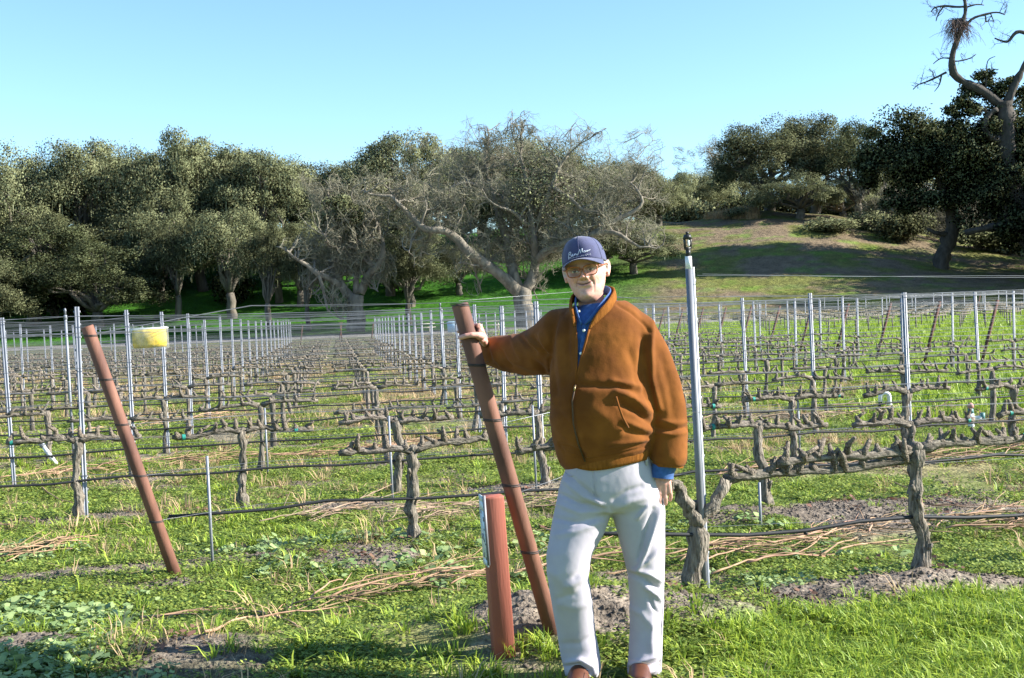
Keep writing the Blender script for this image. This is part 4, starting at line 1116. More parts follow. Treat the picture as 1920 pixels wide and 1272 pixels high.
for k in range(16, 29, 2):
    n = ROW0 + ROWS * k; ps = [(X, Y) for (kk, X, Y) in b2posts if kk == k]
    if len(ps) < 2: continue
    ps.sort(); a, b = ps[0], ps[-1]; base = np.array((*a, g1(*a)))
    o = empty("trellis_wires", base, "trellis wires of the block across the alley, %s row" % ORD[(k - 14) // 2], "wires", "trellis wires across the alley")
    for h in (.8, 1.2, 1.6): place("wire", MB().tube([(0, 0, h), np.array((*b, g1(*b) + h)) - base], .004, 4).mesh("far_wire", M_wire), o)
# ------------------------------------------------------------------ the man
MY = 4.95
def PX(px, py, dy=0.0): return at(px, py, MY + dy)
MB0 = np.array(PX(1150, 1280)); MB0[2] = g1(MB0[0], MB0[1])
man = empty("person", MB0, "man in navy cap, glasses, brown suede jacket and pale jeans leaning on the brown post", "person")
def rel(v): return np.asarray(v, float) - MB0

def fuse(mb, voxel, it=4, fac=.5):
    me = mb.mesh("tmp"); o = bpy.data.objects.new("tmp", me); COL.objects.link(o)
    md = o.modifiers.new("r", 'REMESH'); md.mode = 'VOXEL'; md.voxel_size = voxel; md.adaptivity = 0
    dg = bpy.context.evaluated_depsgraph_get(); ev = o.evaluated_get(dg); m2 = ev.to_mesh()
    V = np.empty(len(m2.vertices) * 3); m2.vertices.foreach_get("co", V); V = V.reshape(-1, 3)
    lt = np.empty(len(m2.polygons), np.int32); m2.polygons.foreach_get("loop_total", lt)
    li = np.empty(len(m2.loops), np.int32); m2.loops.foreach_get("vertex_index", li)
    E = np.empty(len(m2.edges) * 2, np.int32); m2.edges.foreach_get("vertices", E); E = E.reshape(-1, 2)
    assert (lt == 4).all(); Q = li.reshape(-1, 4).astype(np.int64)
    ev.to_mesh_clear(); bpy.data.objects.remove(o); bpy.data.meshes.remove(me)
    V = relax(V, E, it, fac)
    return V, Q, E
def relax(V, E, it, fac=.5, mask=None):
    deg = np.bincount(E.reshape(-1), minlength=len(V))[:, None].astype(float)
    for _ in range(it):
        S = np.zeros_like(V); np.add.at(S, E[:, 0], V[E[:, 1]]); np.add.at(S, E[:, 1], V[E[:, 0]])
        d = (S / np.maximum(deg, 1) - V) * fac
        V = V + (d if mask is None else d * mask[:, None])
    return V
def normals(V, Q):
    n = np.cross(V[Q[:, 2]] - V[Q[:, 0]], V[Q[:, 3]] - V[Q[:, 1]]); N_ = np.zeros_like(V)
    for k in range(4): np.add.at(N_, Q[:, k], n)
    return N_ / (np.linalg.norm(N_, axis=1)[:, None] + 1e-12)
def segdist(px, py, pts):
    best = np.full(px.shape, 1e9); tt = np.zeros(px.shape); tot = len(pts) - 1
    for k in range(tot):
        ax, ay = pts[k]; bx, by = pts[k + 1]; dx, dy = bx - ax, by - ay
        t = np.clip(((px - ax) * dx + (py - ay) * dy) / (dx * dx + dy * dy), 0, 1)
        d = np.hypot(px - ax - t * dx, py - ay - t * dy); m = d < best; best[m] = d[m]; tt[m] = (k + t[m]) / tot
    return best, tt
def folds(V, Q, F_, sx, ox, oy, mmscale=1.0):
    """sculpt cloth folds: each a line in the photo, height in millimetres (negative: a crease), width in photo pixels"""
    N_ = normals(V, Q); px, py = proj(V); view = CAM - V; view /= np.linalg.norm(view, axis=1)[:, None]
    fr = np.clip(((N_ * view).sum(1) + .1) / .4, 0, 1); D = np.zeros(len(V))
    for pts, amp, w in F_:
        d, t = segdist(px, py, [(x / sx + ox, y / sx + oy) for x, y in pts])
        D += amp * .001 * mmscale * np.exp(-(d / w) ** 2) * (np.sin(np.clip(.12 + t * .76, 0, 1) * math.pi) ** .5)
    return V + N_ * (D * fr)[:, None]
def finish(name, V, Q, m, parent, drop=None):
    if drop is not None: Q = Q[~drop[Q].all(1)]
    mb = MB(); mb.quads(rel(V), Q); return place(name, mb.mesh(name, m), parent)
def hring(py, l, r, hd, dy=0.0, tilt=0.0, p=2.4, n=44):
    t = np.arange(n) * 2 * math.pi / n; c, s = np.cos(t), np.sin(t)
    x = np.sign(c) * np.abs(c) ** (2 / p); y = np.sign(s) * np.abs(s) ** (2 / p)
    return np.array([at((l + r) / 2 + (r - l) / 2 * a, py - tilt * a, MY + dy + hd * b) for a, b in zip(x, y)])

# ---- head, hands and body: one skin
TORSO = [  # photo row, left, right, half depth, depth offset, rise to the right
    (872, 1062, 1214, .145, .01, 11), (862, 1050, 1222, .158, .01, 10), (848, 1043, 1226, .168, .0, 8), (815, 1035, 1229, .178, -.01, 5), (780, 1031, 1229, .182, -.015, 3),
    (740, 1032, 1227, .178, -.012, 0), (700, 1031, 1222, .165, 0, 0), (660, 1034, 1220, .152, .005, 0), (625, 1040, 1218, .142, .01, 0),
    (600, 1050, 1212, .128, .015, 2), (582, 1062, 1196, .108, .02, 4), (568, 1076, 1172, .086, .025, 5), (556, 1086, 1148, .064, .03, 6), (548, 1094, 1136, .05, .03, 6)]
_tp = np.array(TORSO)[::-1]
def torso_y(px, py, inset=0.0):
    l = np.interp(py, _tp[:, 0], _tp[:, 1]); r = np.interp(py, _tp[:, 0], _tp[:, 2]); hd = np.interp(py, _tp[:, 0], _tp[:, 3]); dy = np.interp(py, _tp[:, 0], _tp[:, 4])
    u = np.clip(abs((px - (l + r) / 2) / ((r - l) / 2)), 0, .98)
    return dy - (hd * (1 - u ** 2.4) ** (1 / 2.4)) + inset
def on_torso(px, py, out=0.0): return PX(px, py, torso_y(px, py) - out)

ez = np.array((-.125, .03, .99)); fy = np.array((-.19, -.975, -.02)); fy /= np.linalg.norm(fy)
ez -= fy * (ez @ fy); ez /= np.linalg.norm(ez); ex = np.cross(-fy, ez); ex /= np.linalg.norm(ex)
HO = PX(1101, 563, -.085) - fy * .093
def HW(x, y, z): return HO + np.multiply.outer(np.asarray(x, float), ex) + np.multiply.outer(np.asarray(y, float), fy) + np.multiply.outer(np.asarray(z, float), ez)
def HL(P):
    d = np.asarray(P) - HO; return d @ ex, d @ fy, d @ ez
hz = [-.018, 0, .012, .03, .05, .075, .10, .12, .14, .165, .19, .212, .226, .236]
hw = [.026, .039, .0480, .0585, .0668, .0740, .0790, .0805, .0805, .0795, .073, .056, .036, .004]
hf = [.015, .080, .0960, .0975, .0945, .0965, .0955, .0905, .0975, .094, .082, .058, .036, .0]
hb = [.0, -.02, -.04, -.06, -.075, -.088, -.097, -.10, -.102, -.1, -.09, -.066, -.04, -.0]
def g2(x, z, cx, cz, wx, wz): return np.exp(-((x - cx) / wx) ** 2 - ((z - cz) / wz) ** 2)
def face_relief(x, z):
    d = np.zeros_like(x)
    ridge = np.interp(z, [.078, .084, .092, .100, .115, .128, .140], [0, .012, .027, .024, .0155, .0085, .0])
    wid = np.interp(z, [.08, .092, .105, .13], [.0145, .0150, .0105, .0085])
    d += ridge * np.exp(-(np.abs(x) / wid) ** 2.4)
    for s in (-1, 1):
        d += .0105 * g2(x, z, s * .0165, .0885, .0068, .0075) - .004 * g2(x, z, s * .008, .080, .004, .003)
        d += -.0125 * g2(x, z, s * .0315, .1195, .0175, .0105) + .0062 * g2(x, z, s * .0315, .1185, .011, .0065)
        d += .0062 * g2(x, z, s * .033, .1375, .022, .0055)
        d += .0080 * g2(x, z, s * .043, .0915, .018, .015) + .004 * g2(x, z, s * .047, .045, .018, .02)
        d += -.0028 * g2(x, z, s * .034, .1085, .014, .0030)
        l = np.abs(x * s - np.interp(z, [.055, .07, .09], [.034, .0335, .0205])); d += -.0058 * np.exp(-(l / .0040) ** 2) * sstep(.05, .06, z) * sstep(.096, .088, z)
    zm = .0640 + 8.5 * x * x
    lips = np.exp(-(np.abs(x) / .0310) ** 4)
    d += lips * (.0040 * np.exp(-((z - zm - .0055) / .0042) ** 2) + .0046 * np.exp(-((z - zm + .0065) / .0050) ** 2) - .0062 * np.exp(-((z - zm) / .0024) ** 2))
    d += -.0036 * g2(x, z, 0, .0465, .020, .0055) + .0060 * g2(x, z, 0, .021, .019, .013)
    d += .002 * g2(x, z, 0, .077, .006, .006) * -1
    for s in (-1, 1):                                    # lines of age: eye corners, cheeks, jowls
        for k in range(3): d += -.0016 * np.exp(-((z - (.119 + (k - 1) * .007) - (x * s - .052) * (k - 1) * .35) / .0016) ** 2) * sstep(.047, .051, x * s) * sstep(.066, .058, x * s)
        l = np.abs(x * s - np.interp(z, [.05, .07, .095], [.047, .052, .047])); d += -.0022 * np.exp(-(l / .003) ** 2) * sstep(.048, .056, z) * sstep(.096, .086, z)
        l = np.abs(x * s - np.interp(z, [.02, .045, .058], [.030, .034, .033])); d += -.0026 * np.exp(-(l / .0035) ** 2) * sstep(.018, .028, z) * sstep(.058, .050, z)
    return d
def smooth_interp(z, xs, ys):
    zz = np.linspace(xs[0], xs[-1], 300); v = np.interp(zz, xs, ys)
    k = np.hanning(25); k /= k.sum(); vp = np.convolve(np.pad(v, 12, mode='edge'), k, 'valid'); return np.interp(z, zz, vp)
body = MB()
rings = []
for z in np.linspace(-.018, .236, 150):
    w, f_, b_ = (smooth_interp(z, hz, t) for t in (hw, hf, hb))
    t = np.arange(180) * 2 * math.pi / 180; c, s = np.cos(t), np.sin(t); p = 2.25
    x = w * np.sign(c) * np.abs(c) ** (2 / p); y = np.where(s > 0, f_, -b_) * np.sign(s) * np.abs(s) ** (2 / p)
    y = y + np.where(s > 0, face_relief(x, np.full_like(x, z)) * np.clip(s * 2.2, 0, 1), 0)
    rings.append(HW(x, y, np.full_like(x, z))[::1])
body.loft(rings)
for s in (-1, 1):                                        # ears
    cx_ = s * .0835
    body.tube([HW(cx_ * 1.00, -.012, .088), HW(cx_ * 1.07, -.026, .100), HW(cx_ * 1.12, -.035, .118), HW(cx_ * 1.13, -.034, .134), HW(cx_ * 1.10, -.022, .144), HW(cx_ * 1.02, -.009, .140), HW(cx_ * .97, -.004, .128)],
              [.0075, .0068, .0062, .0060, .0062, .0060, .0050], 10)
    body.tube([HW(cx_ * .96, -.010, .095), HW(cx_ * 1.03, -.020, .115), HW(cx_ * 1.03, -.018, .132)], [.011, .0095, .009], 10)
    body.ball(HW(cx_ * 1.01, -.012, .088), .0085, 10, 7)
neck0 = HW(0, -.030, .045); neck1 = PX(1114, 606, .03)
body.tube([neck0, HW(0, -.022, .005), (HW(0, -.02, -.02) + neck1) / 2, neck1, PX(1120, 640, .04)], [.052, .054, .0555, .060, .10], 28)
body.tube([PX(1128, y, .0) for y in (600, 680, 780, 860, 930)], [.10, .125, .13, .125, .12], 20)   # trunk, inside the clothes
for P, rr in (([PX(1062, 628, .05), PX(1000, 655, .20), PX(965, 664, .33), PX(925, 656, .455), PX(911, 650, .51)], [.06, .052, .045, .034, .027]),
              ([PX(1195, 620, .0), PX(1222, 690, 0), PX(1243, 775, 0), PX(1248, 840, -.03), PX(1240, 893, -.045)], [.06, .052, .045, .036, .029]),
              ([PX(1100, 900, 0), PX(1070, 1040, -.08), PX(1072, 1130, -.05), PX(1088, 1262, 0)], [.085, .06, .05, .036]),
              ([PX(1196, 900, 0), PX(1208, 1040, 0), PX(1210, 1130, .02), PX(1208, 1262, .03)], [.085, .06, .05, .036])):
    body.tube(P, rr, 16)
# his right hand round the post
pb, pax = EP[0]
ss = np.linspace(.8, 1.6, 400); cc = pb + ss[:, None] * pax; _, cyy = proj(cc); PC = cc[np.argmin(abs(cyy - 634))]
er = RT - pax * (RT @ pax); er /= np.linalg.norm(er); et = -(FW - pax * (FW @ pax) - er * (FW @ er)); et /= np.linalg.norm(et)
prad = .0365
def arc(angs, rads, hs): return [PC + (er * math.cos(R(a)) + et * math.sin(R(a))) * (prad + r) + pax * h for a, r, h in zip(angs, rads, hs)]
hand_r = MB()
for k, h in enumerate((.036, .014, -.008, -.028)):        # four fingers go round the back
    hand_r.tube(arc((10, -35, -80, -125, -160), (.020, .013, .010, .0095, .009), (h + .004, h + .006, h + .004, h, h)), [.0105, .0098, .0092, .0084, .0066] if k < 3 else [.009, .0085, .008, .007, .006], 12)
hand_r.tube(arc((12, 42, 70, 100, 128, 146), (.022, .016, .0125, .0115, .0105, .010), (-.010, .008, .016, .018, .016, .014)), [.0150, .0135, .0118, .0116, .0108, .0080], 14)
wr = PX(913, 651, .50)
Kc = PC + er * (prad + .020) + pax * .008
for h, w in ((.034, .0125), (.014, .0145), (-.008, .0145), (-.026, .0125)):
    hand_r.tube([Kc + pax * (h - .004), (Kc + wr) / 2 + pax * h * .75 - et * .002, wr + pax * h * .42], [w, w * 1.08, w * 1.02], 12)
hand_r.tube([arc((40,), (.015,), (.004,))[0], (Kc + wr) / 2 + et * .012 - pax * .006, wr], [.0135, .0155, .022], 12)
hand_r.tube([wr + (Kc - wr) * .15, wr, PX(925, 655, .46)], [.025, .026, .030], 14)
body.v += [v for v in hand_r.v]; body.f += [f + body.n for f in hand_r.f]; body.n += hand_r.n
# his left hand hanging at his thigh
hd_ = -.05
for x0, x1, w in ((1226, 1233, 8), (1236, 1239, 8.4), (1246, 1245, 8), (1255, 1250, 7)):
    body.tube([PX(x1, 888, hd_ + .01), PX((x0 + x1) / 2, 908, hd_), PX(x0, 925, hd_ + .002)], np.array([w, w * .98, w * .86]) * .00212, 12)
for pts, r0 in (([(1226, 922, 0), (1223.5, 938, -.006), (1224, 950, -.002), (1226.5, 960, .006)], 5.0), ([(1236.5, 925, -.002), (1236, 938, -.006), (1237, 947, 0), (1239, 954, .012)], 5.0),
                ([(1246.5, 922, 0), (1247.5, 934, -.004), (1248, 941, .004), (1248, 947, .016)], 4.7), ([(1255.5, 917, .004), (1257.5, 927, .002), (1257.5, 934, .010), (1256, 940, .02)], 4.1),
                ([(1226, 903, .012), (1219, 918, .02), (1216, 931, .022), (1216.5, 941, .020)], 5.2)):
    body.tube([PX(x, y, hd_ + d) for x, y, d in pts], np.array([1.06, .98, .9, .66]) * r0 * .00212, 12)
    body.ball(PX(pts[0][0], pts[0][1], hd_ + pts[0][2] - .003), r0 * .00212 * 1.08, 9, 7)
V, Q, E = fuse(body, .003, 1, .35)
lx, ly, lz = HL(V); isface = (ly > .02) & (np.abs(lx) < .09) & (lz > -.02) & (lz < .24)
mb = MB(); mb.quads(rel(V), Q); bm_ = mb.mesh("body", None)
base = np.array((.58, .305, .245)); colr = np.repeat(base[None], len(V), 0)
fn = fbm(lx * 60 + lz * 40, lz * 60 + ly * 30, 7)[:, None]; colr = colr * (.90 + .2 * fn)
def tint(mask, c):
    global colr
    m_ = (mask * isface)[:, None]; colr = colr * (1 - m_) + np.array(c) * m_
zm = .0640 + 8.5 * lx * lx
lipm = np.exp(-(np.abs(lx) / .0315) ** 6)
tint(.75 * g2(lx, lz, 0, .092, .017, .014), (.62, .29, .22))
for s in (-1, 1): tint(.6 * g2(lx, lz, s * .043, .088, .020, .016), (.63, .29, .22))
tint(.35 * sstep(.50, .62, fbm(lx * 110, lz * 110, 12)), (.46, .22, .16))
tint(.30 * sstep(.085, .06, lz) * sstep(.45, .6, fbm(lx * 900, lz * 900, 13, 2)), (.50, .44, .40))
for s in (-1, 1):
    l_ = np.abs(lx * s - np.interp(lz, [.055, .07, .09], [.034, .0335, .0205])); tint(.65 * np.exp(-(l_ / .0026) ** 2) * sstep(.055, .062, lz) * sstep(.095, .086, lz), (.30, .13, .10))
    for k_ in range(3): tint(.5 * np.exp(-((lz - (.119 + (k_ - 1) * .007) - (lx * s - .052) * (k_ - 1) * .35) / .0012) ** 2) * (lx * s > .049) * (lx * s < .064), (.36, .17, .13))
    tint(.5 * g2(lx, lz, s * .034, .1075, .013, .0024), (.36, .17, .14))
tint(lipm * .75 * np.exp(-((lz - zm + .001) / .0085) ** 4), (.46, .20, .175))
tint(lipm * np.exp(-((lz - zm) / .0030) ** 2), (.06, .02, .02))
for s in (-1, 1):
    tint(.75 * g2(lx, lz, s * .033, .1390, .018, .0042), (.34, .25, .19))
    tint(.5 * g2(lx, lz, s * .0315, .1195, .015, .008), (.46, .24, .18))
    tint(.8 * np.exp(-(np.abs(lx - s * .0075) / .0035) ** 2 - (np.abs(lz - .0815) / .0022) ** 2), (.16, .07, .05))
side = (np.abs(lx) > .070) & (lz > .105) & (lz < .20) & (ly < .035)
colr[side] = colr[side] * .35 + np.array((.40, .36, .31)) * .65        # short grey hair at the temples
ca = bm_.color_attributes.new("Col", 'FLOAT_COLOR', 'POINT')
ca.data.foreach_set("color", np.concatenate([colr, np.ones((len(V), 1))], 1).astype(np.float32).reshape(-1))
M_skin = mat("skin", (1, 1, 1), (.93, .90, .88), rough=.52, scale=90, bump=.0006, bscale=420, attr="Col", sub=.10, spec=.4)
bm_.materials.append(M_skin)
ob_body = place("body", bm_, man)

# eyes
M_eye = bpy.data.materials.new("eye"); M_eye.use_nodes = True
_N = M_eye.node_tree.nodes; _L = M_eye.node_tree.links
_tc = _N.new("ShaderNodeTexCoord"); _sx = _N.new("ShaderNodeSeparateXYZ"); _L.new(_tc.outputs["Object"], _sx.inputs[0])
_cb = _N.new("ShaderNodeCombineXYZ"); _L.new(_sx.outputs[0], _cb.inputs[0]); _L.new(_sx.outputs[2], _cb.inputs[2])
_ln = _N.new("ShaderNodeVectorMath"); _ln.operation = 'LENGTH'; _L.new(_cb.outputs[0], _ln.inputs[0])
_cr = _N.new("ShaderNodeValToRGB"); _cr.color_ramp.interpolation = 'CONSTANT'
_mr = _N.new("ShaderNodeMapRange"); _mr.inputs[2].default_value = .012; _L.new(_ln.outputs["Value"], _mr.inputs[0]); _L.new(_mr.outputs[0], _cr.inputs[0])
_cr.color_ramp.elements[0].color = (.006, .006, .006, 1); _cr.color_ramp.elements[1].position = .5; _cr.color_ramp.elements[1].color = (.62, .58, .55, 1)
_e = _cr.color_ramp.elements.new(.22); _e.color = (.06, .045, .035, 1)
_L.new(_cr.outputs[0], _N["Principled BSDF"].inputs["Base Color"]); _N["Principled BSDF"].inputs["Roughness"].default_value = .12
HR = np.stack([ex, -fy, ez], 1)
HRm = Matrix(HR.tolist()).to_euler()
for s in (-1, 1):
    o = place("eye", MB().ball((0, 0, 0), (.0132, .0085, .0056), 20, 12).mesh("eye", M_eye), man, rel(HW(s * .0315, .0868, .1188)), HRm)
    lid = MB()                                           # upper lid line
    lid.tube([(x, -.0078 * math.sqrt(max(0.05, 1 - (x / .0150) ** 2)) - .001, .0054 * math.sqrt(max(0, 1 - (x / .0145) ** 2))) for x in np.linspace(-.0142, .0142, 9)], .0019, 6)
    place("eyelid", lid.mesh("eyelid", mat("eyelid_skin", (.42, .22, .16), (.36, .18, .13), rough=.6)), o)

# glasses
M_fr = mat("amber_tortoiseshell", (.42, .12, .025), (.14, .035, .012), rough=.25, scale=60, spec=.5)
M_lens = bpy.data.materials.new("spectacle_lens"); M_lens.use_nodes = True
_N = M_lens.node_tree.nodes; _L = M_lens.node_tree.links
_t = _N.new("ShaderNodeBsdfTransparent"); _t.inputs[0].default_value = (.93, .94, .93, 1); _g = _N.new("ShaderNodeBsdfGlossy"); _g.inputs["Roughness"].default_value = .05
_ms = _N.new("ShaderNodeMixShader"); _ms.inputs[0].default_value = .018
_L.new(_t.outputs[0], _ms.inputs[1]); _L.new(_g.outputs[0], _ms.inputs[2]); _L.new(_ms.outputs[0], _N["Material Output"].inputs["Surface"])
gl = place("glasses", None, man)
def rimpt(s, a, k=1.0):
    c, n_ = math.cos(a), math.sin(a); p = 3.0
    x = .0265 * k * math.copysign(abs(c) ** (2 / p), c); z = .0205 * k * math.copysign(abs(n_) ** (2 / p), n_)
    if z > 0: x *= 1.06
    z += .0016 * x / .026 * s * .6
    return x + s * .0335, .1125 - 1.3 * (abs(x + s * .0335) - .03) ** 2 * 4 - .12 * max(0, abs(x + s * .0335) - .045), z + .1165
for s in (-1, 1):
    t = np.linspace(0, 2 * math.pi, 41)
    place("rim", MB().tube([rel(HW(*rimpt(s, a))) for a in t], .0024, 8, cap=False).mesh("glasses_rim", M_fr), gl)
    ring = np.array([rel(HW(*rimpt(s, a, .97))) for a in t[:-1]])
    lm = MB(); lm.loft([ring, ring + fy * .0012]); place("lens", lm.mesh("glasses_lens", M_lens, False), gl)
    h0 = np.array(rimpt(s, R(25) if s > 0 else R(155), 1.05))
    place("temple", MB().tube([rel(HW(*h0)), rel(HW(s * .0725, h0[1] - .018, .128)), rel(HW(s * .0850, .045, .131)), rel(HW(s * .0890, -.004, .134)), rel(HW(s * .092, -.02, .126))], [.0030, .0030, .0026, .0024, .0022], 8).mesh("glasses_temple", M_fr), gl)
place("bridge", MB().tube([rel(HW(x, .1165 + .003 * math.cos(x / .008 * 1.5), .1225 + .0025 * math.cos(x / .008 * 1.5))) for x in np.linspace(-.0085, .0085, 7)], .0026, 8).mesh("glasses_bridge", M_fr), gl)

# cap
M_cap = mat("navy_cotton", (.041, .046, .125), (.031, .035, .098), rough=.85, scale=40, bump=.0006, bscale=700, sheen=.25)
M_capst = mat("cap_stitching", (.72, .74, .82), (.60, .62, .72), rough=.7, scale=60)
cap = place("cap", None, man)
def cap_pt(t, v):                                        # t: angle (0 right, 90 front), v: 0 rim .. 1 top
    zc = .146 + .106 * math.sin(v * math.pi / 2) + .019 * max(0, math.sin(t)) ** 1.5 * (1 - v)
    k = math.cos(v * math.pi / 2) ** .62
    w = .0895 * k; f_ = (.1065 if math.sin(t) > 0 else .110) * k
    c, s = math.cos(t), math.sin(t); p = 2.15
    x = w * math.copysign(abs(c) ** (2 / p), c); y = f_ * math.copysign(abs(s) ** (2 / p), s) - .002
    fl = math.exp(-((t - math.pi / 2) / .75) ** 2)       # taller front panel
    zc += .010 * fl * math.sin(v * math.pi) + (-.016 * (1 - v) if s < 0 else 0) * abs(s)
    y += .006 * fl * math.sin(v * math.pi)
    return x, y, zc
rg_ = []
for v in np.linspace(0, .995, 26):
    rg_.append(np.array([rel(HW(*cap_pt(t, v))) * (1) for t in np.arange(72) * 2 * math.pi / 72]))
place("crown", MB().loft(rg_).mesh("cap_crown", M_cap), cap)
sm_ = MB()
for t in (90, 30, -30, -90, 150, 210):
    sm_.tube([rel(HW(*(np.array(cap_pt(R(t), v)) * (1.004, 1.004, 1.0)))) for v in np.linspace(.02, .98, 16)], .0012, 5)
place("seam", sm_.mesh("cap_seam", M_cap), cap)
place("top_button", MB().ball(rel(HW(0, 0, .2525)), (.007, .007, .004), 12, 7).mesh("cap_button", M_cap), cap)
place("eyelet", MB().ball(rel(HW(*(np.array(cap_pt(R(12), .28)) * (1.01, 1.01, 1)))), .003, 8, 6).mesh("cap_eyelet", M_blk), cap)
# brim: a curved, slightly drooping visor
def brim_pt(u, v, dz=0.0):                               # u -1..1 across, v 0 root .. 1 edge
    a = math.pi / 2 - u * 1.18
    x0, y0, z0 = cap_pt(a, .02); x0 *= .99; y0 *= .985
    reach = .070 * (1 - abs(u) ** 2.6) ** .6
    x = x0 * (1 + .02 * v); y = y0 + reach * v
    z = .1665 - .004 * v - (.020 + .014 * v) * (abs(x) / .088) ** 2 + dz
    return x, y, z
us = np.linspace(-1, 1, 41); vs = np.linspace(0, 1, 9)
top = np.array([[rel(HW(*brim_pt(u, v, .0016))) for u in us] for v in vs]); bot = np.array([[rel(HW(*brim_pt(u, v, -.0016))) for u in us] for v in vs])
bm2 = MB()
ii = np.arange(8)[:, None] * 41 + np.arange(40)[None]; qq = np.stack([ii, ii + 1, ii + 42, ii + 41], 2).reshape(-1, 4)
bm2.quads(top.reshape(-1, 3), qq[:, ::-1]); bm2.quads(bot.reshape(-1, 3), qq)
e0 = top.reshape(-1, 3)[8 * 41:], bot.reshape(-1, 3)[8 * 41:]
bm2.quads(np.concatenate(e0), np.stack([np.arange(40), np.arange(40) + 41, np.arange(40) + 42, np.arange(40) + 1], 1))
place("brim", bm2.mesh("cap_brim", M_cap), cap)
# script on the front and the small line of capitals below it
def cap_uv(u, v):                                        # u across in metres, v height in metres on the front panel
    t = math.pi / 2 - u / .098; lo, hi = 0.0, 1.0
    for _ in range(24):
        m_ = (lo + hi) / 2
        if cap_pt(t, m_)[2] < v: lo = m_
        else: hi = m_
    x, y, z = cap_pt(t, lo); return rel(HW(x * 1.0, y * 1.0, z) + fy * .0018)
strokes = [[(-.052, .170), (-.050, .186), (-.047, .196), (-.040, .199), (-.036, .195), (-.041, .190), (-.047, .188), (-.038, .187), (-.034, .181), (-.040, .177), (-.049, .177)],
           [(-.033, .181), (-.027, .185), (-.028, .189), (-.032, .186), (-.031, .180), (-.025, .181), (-.020, .186)],
           [(-.020, .189), (-.021, .181), (-.016, .188), (-.013, .188), (-.013, .182), (-.006, .186)],
           [(-.007, .180), (-.001, .194), (.003, .203), (.004, .185), (.008, .196), (.014, .206), (.013, .190), (.016, .188)],
           [(.018, .192), (.021, .195), (.024, .192), (.022, .188), (.018, .189), (.018, .192)],
           [(.025, .188), (.027, .194), (.029, .189), (.032, .194), (.034, .189), (.036, .194), (.041, .193), (.048, .195)]]
st = MB()
for s_ in strokes:
    P_s = np.array(s_); k = len(P_s); tt = np.linspace(0, k - 1, (k - 1) * 4 + 1); P_s = np.stack([np.interp(tt, np.arange(k), P_s[:, c]) for c in (0, 1)], 1)
    P_s[1:-1] = P_s[1:-1] * .5 + (P_s[:-2] + P_s[2:]) * .25
    st.tube([cap_uv(u, v) for u, v in P_s], .00125, 6)
place("script_lettering", st.mesh("cap_script", M_capst), cap)
sl = MB()
for k in range(15):
    u = -.046 + k * .0064; v0 = .170 + .0004 * k
    g_ = [[(0, 0), (0, .005)], [(.0025, 0), (.0025, .005)]] if k % 3 == 0 else [[(0, 0), (.0012, .005), (.0026, 0)]] if k % 3 == 1 else [[(.0026, .005), (0, .005), (0, 0), (.0026, 0)]]
    for seg in g_: sl.tube([cap_uv(u + a, v0 + b) for a, b in seg], .0005, 4)
place("small_lettering", sl.mesh("cap_small_letters", M_capst), cap)

# ---- jacket
M_suede = mat("brown_suede", (.205, .069, .0115), (.122, .038, .006), rough=.9, scale=8, bump=.0006, bscale=200, sheen=.04, spec=.12, detail=6)
M_knit = mat("brown_knit_rib", (.25, .092, .018), (.17, .06, .011), rough=.95, scale=30, bump=.003, bscale=120, stretch=(4, 4, .4), spec=.1)
jk = MB()
jk.loft([hring(*r[:5], tilt=r[5]) for r in TORSO[:-2]])
jk.tube([PX(1100, 612, .03), PX(1062, 632, .06), PX(1025, 655, .16), PX(985, 664, .28), PX(950, 663, .38), PX(922, 659, .455), PX(912, 657, .485)], [.085, .128, .112, .093, .080, .066, .054], 26)
jk.tube([PX(1150, 590, .03), PX(1186, 624, .015), PX(1212, 670, .005), PX(1232, 720, 0), PX(1247, 775, -.005), PX(1253, 820, -.025), PX(1254, 862, -.045), PX(1253, 871, -.045)], [.075, .098, .096, .092, .086, .080, .074, .066], 26)
V, Q, E = fuse(jk, .006, 7, .5)
